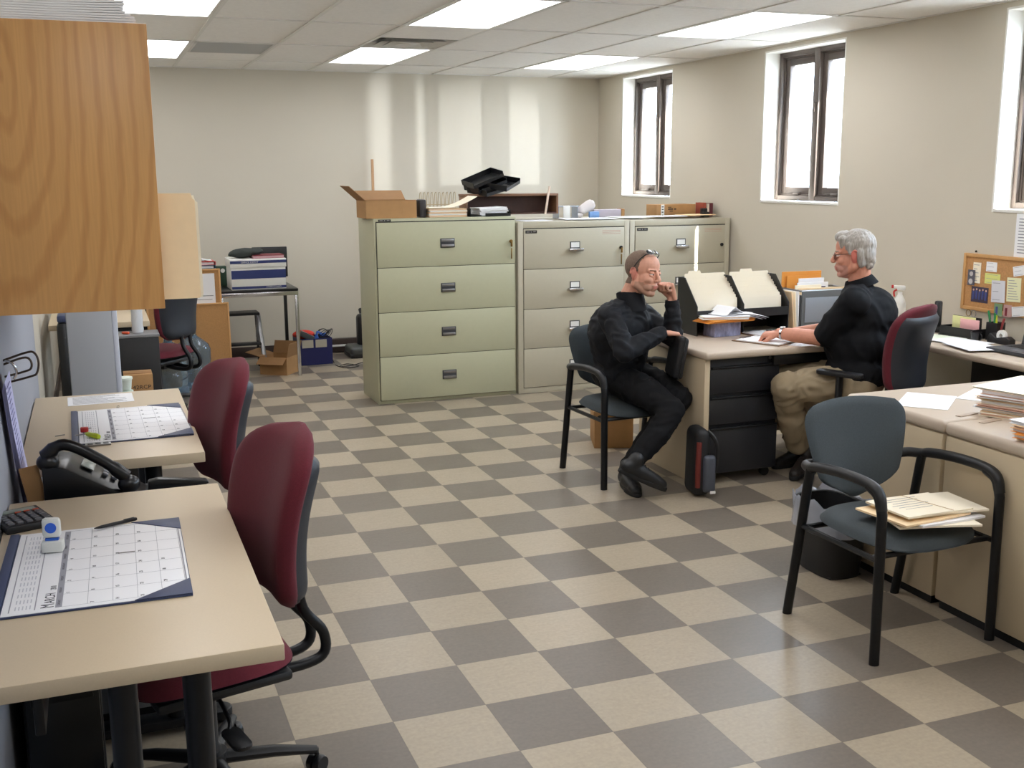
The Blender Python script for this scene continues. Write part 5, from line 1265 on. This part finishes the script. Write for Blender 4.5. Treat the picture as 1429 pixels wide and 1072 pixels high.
def ellF(b, c, r, fwd, upv=(0, 0, 1), mi=0):
    M = frame((0, 0, 0), fwd, upv); b.ell(tuple(c), r, M, mi)
def chain(b, pts):
    for (p, r), (q, s_) in zip(pts[:-1], pts[1:]): b.cap(p, r, q, s_)
def head_geo(b, M, jaw=1.):
    T = lambda *p: M @ Vector(p)
    R3 = M.to_3x3().to_4x4()
    def e(c, r, rot=None): b.ell(tuple(T(*c)), r, R3 @ (rot if rot is not None else Matrix.Identity(4)))
    e((-.012, 0, .038), (.096, .076, .084)); e((.030, 0, .045), (.060, .064, .062)); e((.028, 0, -.028), (.060, .058*jaw, .078))
    for s in (-1, 1):
        b.cap(T(-.005, s*.050*jaw, -.055), .024, T(.058, s*.016, -.098), .020)
        b.cap(T(-.004, s*.058, -.01), .020, T(-.002, s*.052*jaw, -.058), .022)
        e((.060, s*.036, -.026), (.026, .024, .024)); e((.058, s*.030, -.066), (.024, .022, .022))
        b.cap(T(.083, s*.012, .024), .009, T(.068, s*.048, .022), .009)
        e((.100, s*.0115, -.031), (.010, .0075, .0075))
        # ear
        er = Matrix.Rotation(s*.35, 4, 'Z') @ Matrix.Rotation(-.15, 4, 'Y')
        e((-.006, s*.080, -.002), (.017, .0075, .031), er); e((-.004, s*.078, -.024), (.010, .0075, .013), er)
        b.tube([T(-.006+.017*math.cos(a), s*(.086+.002*math.cos(a)-.008*math.cos(a)*(-1)*-.4), .004+.027*math.sin(a)) for a in [k*.5-1.0 for k in range(10)]], .0042, 8)
    e((.066, 0, -.100), (.020, .024, .018)); e((.074, 0, -.062), (.023, .026, .026))
    b.cap(T(.088, 0, .014), .0085, T(.108, 0, -.024), .0115); e((.106, 0, -.028), (.012, .012, .010))
    b.cap(T(.088, -.021, -.056), .0042, T(.0945, 0, -.0578), .0052); b.cap(T(.088, .021, -.056), .0042, T(.0945, 0, -.0578), .0052)
    b.cap(T(.087, -.017, -.064), .0042, T(.0925, 0, -.0685), .0056); b.cap(T(.087, .017, -.064), .0042, T(.0925, 0, -.0685), .0056)
def hand(b, W, d, n, side, curl=(.4, .5, .4), thumb=(.6, .3), sc=1., spread=.03):
    W = Vector(W); d = Vector(d).normalized(); n = Vector(n); n = (n-n.dot(d)*d).normalized(); s = d.cross(n)*side
    # palm
    for q in (-.5, -.16, .18, .5):
        b.cap(W+s*q*.045*sc, .015*sc, W+d*.078*sc+s*q*.066*sc, .0125*sc)
    b.ell(tuple(W+d*.045*sc), (.040*sc, .032*sc, .016*sc), frame((0, 0, 0), d, n))
    for i, (o, ln_) in enumerate(((.031, 1.), (.0105, 1.1), (-.0105, 1.03), (-.031, .82))):
        p = W+d*(.084 if i < 3 else .076)*sc+s*o*sc; ang = 0; rr = [.0100, .0092, .0085, .0074] if i < 3 else [.0088, .0082, .0075, .0066]
        for k, L_ in enumerate((.043, .027, .021)):
            ang += curl[k]*(1+.06*i)
            dv = (d*math.cos(ang)+n*math.sin(ang)+s*(o/.031)*spread).normalized()
            q = p+dv*L_*ln_*sc; b.cap(p, rr[k]*sc, q, rr[k+1]*sc); p = q
    p = W+d*.018*sc+s*.026*sc+n*.004; a = thumb[0]
    for k, (L_, r0, r1) in enumerate(((.042, .0145, .0115), (.032, .0112, .0098), (.025, .0095, .0078))):
        dv = (d*math.cos(a)+s*math.sin(a)*(1-.55*k*.5)+n*(thumb[1]+.25*k)).normalized()
        q = p+dv*L_*sc; b.cap(p, r0*sc, q, r1*sc); p = q; a -= .3
def shoe(M, m1, m2, parent, name='shoe'):
    # local: x forward, z up, origin at ankle bottom centre on the sole
    b = B()
    T = lambda *p: M @ Vector(p)
    b.cap(T(-.055, 0, .045), .040, T(.02, 0, .045), .043); b.cap(T(.02, 0, .04), .045, T(.13, .004, .030), .037); b.cap(T(.13, 0, .028), .037, T(.165, 0, .026), .032)
    b.cap(T(-.03, 0, .06), .040, T(-.025, 0, .10), .040)
    me = remesh(b, .007, 6)
    Mi = M.inverted()
    for v in me.vertices:
        p = Mi @ v.co
        if p.z < .012: p.z = .012; v.co = M @ p
    o = obj(name, me, m1, parent)
    sb = B(); outl = []
    for k in range(28):
        a = 2*PI*k/28; x = math.cos(a); y = math.sin(a)
        outl.append((.058+.148*x, (.046 if x > 0 else .039)*math.copysign(abs(y)**.75, y)*(1-.10*max(0, x))))
    sb.prism(outl, .022, M, bev=.004)
    obj('sole', sb, m2, o); 
    lb = B()
    for k in range(4): lb.tube([T(.035+.022*k, -.020, .079-.006*k), T(.035+.022*k, 0, .086-.0062*k), T(.035+.022*k, .020, .079-.006*k)], .0022, 6)
    obj('laces', lb, mat('lace_black', (28, 27, 27), .8), o)
    return o
def relocate(root):
    L = root.location.copy()
    for o in [c for c in bpy.data.objects if c.parent == root]:
        for m_ in [o]+[c for c in bpy.data.objects if c.parent == o]:
            m_.data.transform(Matrix.Translation(-L))
def assign(me, M, rules):
    Mi = M.inverted()
    for p in me.polygons:
        c = Mi @ p.center
        for mi, f in rules:
            if f(c): p.material_index = mi
def eyes(M, parent, white, iris, lid, squint=.5):
    T = lambda *p: M @ Vector(p); R3 = M.to_3x3().to_4x4()
    for s in (-1, 1):
        e = B().ell(tuple(T(.0770, s*.031, .004)), (.0115, .0125, .0105), R3)
        o = obj('eye', e, white, parent)
        obj('iris', B().ell(tuple(T(.0865, s*.031, .003)), (.003, .0055, .0055), R3), iris, o)
        l = B().ell(tuple(T(.0775, s*.031, .0085+.002*squint)), (.0128, .0150, .0085), R3).ell(tuple(T(.0765, s*.031, -.0055+.001*squint)), (.0128, .0150, .0075), R3)
        obj('eyelid', l, lid, o)

# --------------------------------------------------------------- man in the dark jacket
skin1 = mat('skin_fair', (214, 158, 134), .5, var=.05, vscale=45, spec=.4)
skin1r = mat('skin_flushed', (204, 130, 112), .5); lip1 = mat('lips', (190, 118, 106), .45); stub1 = mat('stubble_skin', (184, 140, 118), .6, var=.06, vscale=300)
jack = mat('black_softshell', (15, 17, 23), .7, spec=.3, var=.1, vscale=14)
trou = mat('black_trousers', (13, 13, 16), .8, spec=.25, var=.1, vscale=14)
shoem = mat('black_leather', (26, 26, 28), .42); solem = mat('rubber_sole', (18, 18, 19), .6)
t1 = thing('person', 'person in a black zip jacket, sunglasses on head, cheek resting on hand', 'person', (1.93, 2.3, 0))
F1 = Vector((.47, -.87, -.06)); HM1 = frame((1.968, 2.148, 1.140), F1, (.10, .0, 1))
sk = B(); head_geo(sk, HM1, 1.05)
chain(sk, [(HM1 @ V3(-.028, 0, -.045), .054), (V3(1.918, 2.215, .99), .058), (V3(1.912, 2.23, .94), .075)])
# torso under the jacket
lat1 = Vector((.82, .57, 0))
ellF(sk, (1.905, 2.25, .82), (.085, .145, .14), (.57, -.82, 0)); ellF(sk, (1.915, 2.31, .63), (.085, .13, .14), (.6, -.8, 0))
Rs, Re, Rw = V3(1.775, 2.135, .925), V3(1.765, 1.955, .755), V3(2.035, 2.035, .832)
Ls, Le, Lw = V3(2.05, 2.325, .90), V3(2.135, 2.10, .790), V3(2.122, 2.100, 1.000)
chain(sk, [(V3(1.91, 2.24, .90), .08), (Rs, .045), (Re, .036), (Rw, .026)]); chain(sk, [(V3(1.91, 2.24, .90), .08), (Ls, .045), (Le, .036), (Lw, .026)])
chain(sk, [(V3(1.88, 2.26, .56), .08), (V3(2.0, 1.86, .45), .05), (V3(1.765, 1.81, .20), .035)]); chain(sk, [(V3(2.0, 2.37, .56), .08), (V3(2.12, 1.99, .48), .05), (V3(1.83, 2.03, .12), .035)])
hand(sk, Rw, (.93, .18, -.16), (-.1, -.1, -1), 1, (.35, .55, .4), (.5, .35), .98)
hand(sk, Lw+V3(0, 0, .005), (-.30, .02, .95), (-.95, -.15, -.3), -1, (1.25, 1.5, .9), (.35, .55), .98, spread=.015)
me = remesh(sk, .0036, 3, .5)
def near(cx, cy, cz, rx, ry, rz): return lambda c: ((c.x-cx)/rx)**2+((abs(c.y)-cy)/ry)**2+((c.z-cz)/rz)**2 < 1
def face_rules(jawz=-.05): return [
    (1, near(-.006, .082, -.003, .024, .022, .036)),
    (3, lambda c: c.z < -.042 and c.x > .0 and abs(c.y) < .075 and c.z > -.135 and not (c.x > .05 and c.z > -.052)),
    (2, lambda c: c.x > .083 and abs(c.y) < .019 and -.072 < c.z < -.0545)]
assign(me, HM1, face_rules())
body1 = me; obj('body', me, [skin1, skin1r, lip1, stub1], t1, 180)
eyes(HM1, t1, mat('eye_white', (226, 220, 214), .3), mat('iris_dark', (50, 42, 38), .2), skin1, 1.)
browm = mat('brow_brown', (120, 88, 68), .9)
T = lambda *p: HM1 @ Vector(p)
for s in (-1, 1): obj('eyebrow', B().cap(T(.0905, s*.016, .0235), .0032, T(.0745, s*.049, .0245), .0024), browm, t1)
# cropped hair shell
R3 = HM1.to_3x3().to_4x4(); Mi = HM1.inverted()
ear_ = near(-.006, .084, -.003, .024, .016, .036)
def scalp(c):
    if ear_(c) or c.z < -.065: return False
    e = .004*noise.noise(c*60)
    ay = abs(c.y)
    if c.x < -.028+e and c.z > -.058: return True
    if c.z > .012 and c.x < .014+e+.18*max(0, c.z-.03): return True
    return c.z > .08 and c.x < .034+e-.25*max(0, ay-.03)
bs = bmesh.new(); bs.from_mesh(body1); bs.normal_update()
bmesh.ops.delete(bs, geom=[f for f in bs.faces if (f.calc_center_median()-HM1.translation).length > .16 or not scalp(Mi @ f.calc_center_median())], context='FACES')
nrm = {v: v.normal.copy() for v in bs.verts}
ret = bmesh.ops.duplicate(bs, geom=bs.faces[:]); 
for v, n_ in nrm.items(): v.co += n_*.0024
for e_ in [e_ for e_ in bs.edges if e_.is_boundary and e_ in ret['edge_map']]:
    o_e = ret['edge_map'][e_]
    a, b_ = e_.verts; c_, d_ = [ret['vert_map'][q] for q in (a, b_)]
    try: bs.faces.new((a, b_, d_, c_))
    except Exception: pass
bmesh.ops.recalc_face_normals(bs, faces=bs.faces[:])
me = bpy.data.meshes.new('hair'); bs.to_mesh(me); bs.free(); obj('hair', me, mat('cropped_brown_hair', (122, 102, 88), .95, var=.25, vscale=220, bump=1, bscale=500), t1, 180)
# sunglasses up on the head
sg = B()
for s in (-1, 1):
    sg.tube(smooth_path([T(-.030, s*.083, .012), T(-.005, s*.084, .035), T(.022, s*.080, .075), T(.048, s*.062, .106)], 5), .0028, 8)
sg.tube(smooth_path([T(.050, -.060, .107), T(.066, -.03, .113), T(.070, 0, .112), T(.066, .03, .113), T(.050, .060, .107)], 5), .0028, 8)
o = obj('sunglasses', sg, blacks, t1)
for s in (-1, 1): obj('lens', B().ell(tuple(T(.050, s*.031, .119)), (.020, .025, .0035), R3 @ Matrix.Rotation(s*-.25, 4, 'X') @ Matrix.Rotation(.55, 4, 'Y')), mat('dark_lens', (30, 32, 36), .06, spec=1.), o)
# jacket
jb = B()
ellF(jb, (1.865, 2.285, .80), (.135, .165, .18), (.57, -.82, .0)); ellF(jb, (1.905, 2.245, .835), (.145, .190, .170), (.57, -.82, .0)); ellF(jb, (1.912, 2.29, .70), (.145, .180, .155), (.6, -.8, 0)); ellF(jb, (1.915, 2.31, .585), (.145, .185, .11), (.6, -.8, 0))
chain(jb, [(V3(1.91, 2.235, .93), .085), (Rs+V3(-.005, 0, -.005), .068), (Rs*.5+Re*.5+V3(0, -.005, 0), .060), (Re, .055), (Re*.5+Rw*.5, .050), (Rw+(Re-Rw)*.06, .040)])
chain(jb, [(V3(1.91, 2.235, .93), .085), (Ls, .066), (Ls*.5+Le*.5, .058), (Le, .054), (Le*.45+Lw*.55, .046), (Lw+(Le-Lw)*.12, .038)])
me = remesh(jb, .010, 5); folds(me, .010, 13, stretch=(1, 1, 1.5)); jo = obj('jacket', me, jack, t1, 180)
# standing collar
cb = B(); cM = frame((1.922, 2.208, .985), (.52, -.80, .28), (.16, -.22, 1))
def col(u, v, o=0):
    a = 2*PI*u; r = .077-.008*v+o+.006*math.cos(a)*v
    return cM @ Vector((r*1.05*math.cos(a)+.006, r*math.sin(a), -.055+.108*v+.012*math.cos(a)*-1+.004*math.sin(a*3)))
cb.grid(lambda u, v: col(u, v), 36, 8, 0, True); cb.grid(lambda u, v: col(u, 1-v, -.007), 36, 8, 0, True)
bmesh.ops.remove_doubles(cb.bm, verts=cb.bm.verts, dist=.0001)
obj('collar', cb, jack, jo, 60)
zp = B().tube([cM @ V3(.083, .004, -.045), cM @ V3(.079, .004, .03)], .003, 6).box(tuple(cM @ V3(.09, .008, -.03)), (.006, .004, .02))
obj('zip', zp, steel, jo)
for (A, Bv, r) in ((Rw, Re, .0395), (Lw, Le, .0375)):
    d = (Bv-A).normalized(); c = A+(Bv-A)*.06
    obj('cuff', B().tube([c-d*.008, c+d*.02], [r, r+.002], 20, cap=False).tube([c-d*.008, c+d*.0], [r-.006, r-.006], 20), jack, jo)
# trousers
tb = B()
ellF(tb, (1.925, 2.325, .565), (.125, .168, .105), (.6, -.8, 0))
chain(tb, [(V3(1.875, 2.27, .555), .095), (V3(1.94, 2.05, .515), .088), (V3(2.0, 1.86, .445), .070), (V3(1.90, 1.825, .335), .064), (V3(1.785, 1.815, .225), .052)])
chain(tb, [(V3(2.0, 2.37, .555), .092), (V3(2.065, 2.17, .53), .086), (V3(2.12, 1.995, .475), .070), (V3(1.98, 2.01, .29), .066), (V3(1.85, 2.025, .13), .056)])
me = remesh(tb, .010, 5); folds(me, .009, 14); obj('trousers', me, trou, t1, 180)
# shoes : near foot crossed over, toe to the right and down ; far foot flat, toe to the camera
M_ = frame((1.745, 1.80, .125), (.86, -.10, -.42), (.42, -.15, .9)); shoe(M_, shoem, solem, t1)
M_ = frame((1.835, 2.03, 0), (-.18, -.98, 0)); shoe(M_, shoem, solem, t1)
relocate(t1)
# laptop bag on the lap
t = thing('laptop_bag', 'flat black laptop bag standing on the lap of the man in the dark jacket', 'bag', (2.125, 2.04, .585), -.25)
b = B().box((0, 0, .115), (.055, .20, .225), .018, M=Matrix.Rotation(.16, 4, 'Y'), seg=3)
obj('bag_body', b, mat('nylon_black', (20, 20, 23), .6), t)
obj('zip_edge', B().box((.002, 0, .115), (.008, .207, .232), .003, M=Matrix.Rotation(.16, 4, 'Y')), blacks, t)

# --------------------------------------------------------------- older man
skin2 = mat('skin_ruddy', (210, 146, 122), .5, var=.06, vscale=45, spec=.4); skin2r = mat('skin_red', (200, 112, 98), .5); stub2 = mat('grey_stubble_skin', (196, 142, 126), .6)
polo = mat('black_polo', (13, 14, 18), .85, spec=.25, var=.1, vscale=14)
khaki = mat('khaki_cotton', (150, 134, 108), .85, var=.06, vscale=16, bump=.3, bscale=500)
t2 = thing('person', 'grey haired person in a black polo shirt and khaki trousers at the main desk', 'person', (3.03, 1.7, 0))
F2 = Vector((-.80, .60, -.06)); HM2 = frame((3.018, 1.752, 1.232), F2)
C2 = V3(3.05, 1.74, 1.03)
l2 = Vector((-.68, -.73, 0)); f2 = Vector((-.73, .68, 0))
Ls, Rs = V3(2.925, 1.605, .995), V3(3.165, 1.875, 1.005)
Le, Lw = V3(2.835, 1.745, .795), V3(2.735, 1.985, .795)
Re, Rw = V3(3.10, 2.02, .795), V3(2.93, 2.11, .775)
sk = B(); head_geo(sk, HM2, 1.12)
chain(sk, [(HM2 @ V3(-.028, 0, -.045), .058), (V3(3.058, 1.738, 1.09), .060), (V3(3.065, 1.738, 1.02), .06)])
sk.ell(tuple(HM2 @ V3(.035, 0, -.10)), (.04, .035, .022), HM2.to_3x3().to_4x4())
ellF(sk, (3.04, 1.73, .88), (.10, .15, .15), f2); ellF(sk, (3.02, 1.71, .68), (.11, .14, .15), f2)
chain(sk, [(C2, .07), (Ls, .05), (Le, .043), (Le*.4+Lw*.6, .040), (Lw, .030)]); chain(sk, [(C2, .07), (Rs, .05), (Re, .042), (Rw, .028)])
chain(sk, [(V3(3.0, 1.6, .56), .08), (V3(2.66, 1.80, .53), .05), (V3(2.86, 1.93, .15), .035)]); chain(sk, [(V3(3.05, 1.80, .56), .08), (V3(2.75, 2.00, .53), .05), (V3(2.95, 2.10, .14), .035)])
hand(sk, Lw, (-.72, .62, -.12), (.45, -.35, -.85), 1, (1.0, 1.1, .7), (.5, .35), 1.02)
hand(sk, Rw, (-.9, .3, -.12), (0, 0, -1), -1, (.3, .4, .3), (.5, .2), 1.)
me = remesh(sk, .0038, 3, .5)
assign(me, HM2, [(1, near(-.006, .082, -.003, .024, .022, .036)), (3, lambda c: c.z < -.048 and c.x > .03 and abs(c.y) < .06 and c.z > -.13), (2, lambda c: c.x > .078 and abs(c.y) < .0235 and -.0755 < c.z < -.0535)])
obj('body', me, [skin2, skin2r, lip1, stub2], t2, 180)
eyes(HM2, t2, mat('eye_white', (226, 220, 214), .3), mat('iris_dark', (50, 42, 38), .2), skin2, .8)
T = lambda *p: HM2 @ Vector(p); R3 = HM2.to_3x3().to_4x4()
for s in (-1, 1): obj('eyebrow', B().cap(T(.0905, s*.016, .0250), .0034, T(.0745, s*.049, .0270), .0024), mat('brow_grey', (150, 136, 124), .9), t2)
obj('teeth', B().tube(smooth_path([T(.084, -.017, -.0605), T(.0905, -.009, -.0615), T(.0925, 0, -.062), T(.0905, .009, -.0615), T(.084, .017, -.0605)], 4), .0030, 8), mat('teeth', (236, 230, 218), .3), t2)
hb = B()
hb.ell(tuple(T(-.022, 0, .056)), (.098, .086, .084), R3); hb.ell(tuple(T(-.050, 0, .010)), (.066, .082, .082), R3); hb.ell(tuple(T(.045, -.01, .098)), (.050, .058, .034), R3)
for s in (-1, 1):
    hb.cap(T(.022, s*.070, .058), .017, T(.018, s*.076, .015), .010); hb.cap(T(-.03, s*.074, .02), .022, T(-.040, s*.068, -.045), .020); hb.cap(T(.055, s*.045, .085), .024, T(.060, s*.052, .050), .010)
hb.cap(T(-.085, -.02, -.03), .03, T(-.085, .02, -.03), .03); hb.cap(T(-.078, -.03, -.055), .024, T(-.078, .03, -.055), .024)
me = remesh(hb, .004, 3)
me.update(); Mi = HM2.inverted(); R_ = HM2.to_3x3(); Ri = R_.transposed()
for v in me.vertices:
    p = Mi @ v.co; n_ = v.normal
    th = math.atan2(p.y, p.x+.02); q = Vector((p.x*55+6*p.z, p.y*55, p.z*9))
    v.co += n_*(.0026*noise.noise(q)+.0020*noise.noise(q*2.3))
me.update(); obj('hair', me, mat('grey_hair', (156, 150, 142), .55, var=.28, vscale=60, sheen=.3, stretch=(2.4, 2.4, .5)), t2, 180)
# glasses
gb = B()
for s in (-1, 1):
    gb.tube(smooth_path([T(-.006, s*.083, .018), T(.04, s*.080, .012), T(.092, s*.062, .010)], 4), .0014, 6)
    gb.tube([T(.100-.12*max(0, .035-abs(.0))*0-.010*abs(math.cos(a)*.024*s+.033*s)/.06, s*.033+.024*math.cos(a), -.001+.017*math.sin(a)) for a in [k*PI/10 for k in range(21)]], .0013, 6)
gb.tube([T(.1005, -.010, .004), T(.104, 0, .007), T(.1005, .010, .004)], .0014, 6)
o = obj('glasses', gb, mat('dark_frame', (60, 48, 46), .35, metal=.6), t2)
for s in (-1, 1): obj('lens', B().ell(tuple(T(.096, s*.033, -.001)), (.0008, .023, .016), R3 @ Matrix.Rotation(-s*.16, 4, 'Z')), mat('clear_lens', (200, 210, 220), .05, trans=.95), o)
# polo
jb = B()
ellF(jb, (3.070, 1.715, .895), (.165, .195, .165), f2); ellF(jb, (3.045, 1.70, .76), (.185, .190, .16), f2); ellF(jb, (3.05, 1.69, .62), (.180, .195, .12), f2)
ellF(jb, (3.125, 1.70, .90), (.13, .165, .16), f2)
chain(jb, [(C2+V3(0, 0, -.02), .085), (Ls, .080), (Ls*.5+Le*.5, .074), (Ls*.12+Le*.88, .069)]); chain(jb, [(C2+V3(0, 0, -.02), .085), (Rs, .076), (Rs*.4+Re*.6, .068)])
jb.cap(tuple(C2+V3(.01, 0, .0)), .075, tuple(C2+V3(.008, 0, .035)), .068)
me = remesh(jb, .010, 5); folds(me, .010, 11); po = obj('polo_shirt', me, polo, t2, 180)
cb = B(); cM = frame((3.062, 1.735, 1.072), (-.78, .58, -.35), (-.26, .18, 1))
def col2(u, v, o=0):
    a = 2*PI*u; r = .064+.022*v+o
    return cM @ Vector((r*1.08*math.cos(a), r*math.sin(a), .040-.052*v**1.3))
cb.grid(lambda u, v: col2(u, v), 36, 6, 0, True); cb.grid(lambda u, v: col2(u, 1-v, -.005), 36, 6, 0, True); bmesh.ops.remove_doubles(cb.bm, verts=cb.bm.verts, dist=.0001)
obj('collar', cb, polo, po, 60)
# watch
d = (Le-Lw).normalized(); c = Lw+d*.022
wt_ = obj('watch', B().tube([c-d*.007, c+d*.007], [.0335, .0345], 22, cap=False).tube([c-d*.007, c+d*.007], [.0315, .0325], 22, cap=False), chrome, t2)
q = frame((0, 0, 0), d, (.2, -.7, .6)); obj('watch_face', B().lathe([(0, 0), (.015, 0), (.015, .006), (0, .007)], tuple(c+(q.to_3x3() @ Vector((0, 0, 1)))*.032), 20, M=q), chrome, wt_)
# khaki trousers
tb = B()
ellF(tb, (3.035, 1.70, .565), (.16, .185, .115), f2)
chain(tb, [(V3(2.995, 1.615, .55), .105), (V3(2.82, 1.71, .55), .097), (V3(2.665, 1.80, .535), .082), (V3(2.75, 1.865, .36), .075), (V3(2.845, 1.93, .175), .066)])
chain(tb, [(V3(3.05, 1.81, .55), .105), (V3(2.90, 1.92, .55), .095), (V3(2.76, 2.00, .53), .080), (V3(2.84, 2.05, .36), .072), (V3(2.94, 2.10, .17), .064)])
me = remesh(tb, .010, 4); folds(me, .012, 12); obj('trousers', me, khaki, t2, 180)
brs = mat('dark_leather', (34, 28, 26), .45)
M_ = frame((2.885, 1.925, .015), (-.82, .10, -.0), (0, 0, 1)); shoe(frame((2.89, 1.90, .025), (-.80, -.52, -.10), (-.1, 0, 1)), brs, solem, t2)
shoe(frame((2.965, 2.10, 0), (-.85, -.25, 0)), brs, solem, t2)
relocate(t2)
# his chair
task_chair('burgundy task chair with black armrests the grey haired person sits on', (3.10, 1.66, 0), 2.0, arms=True, hs=.455)
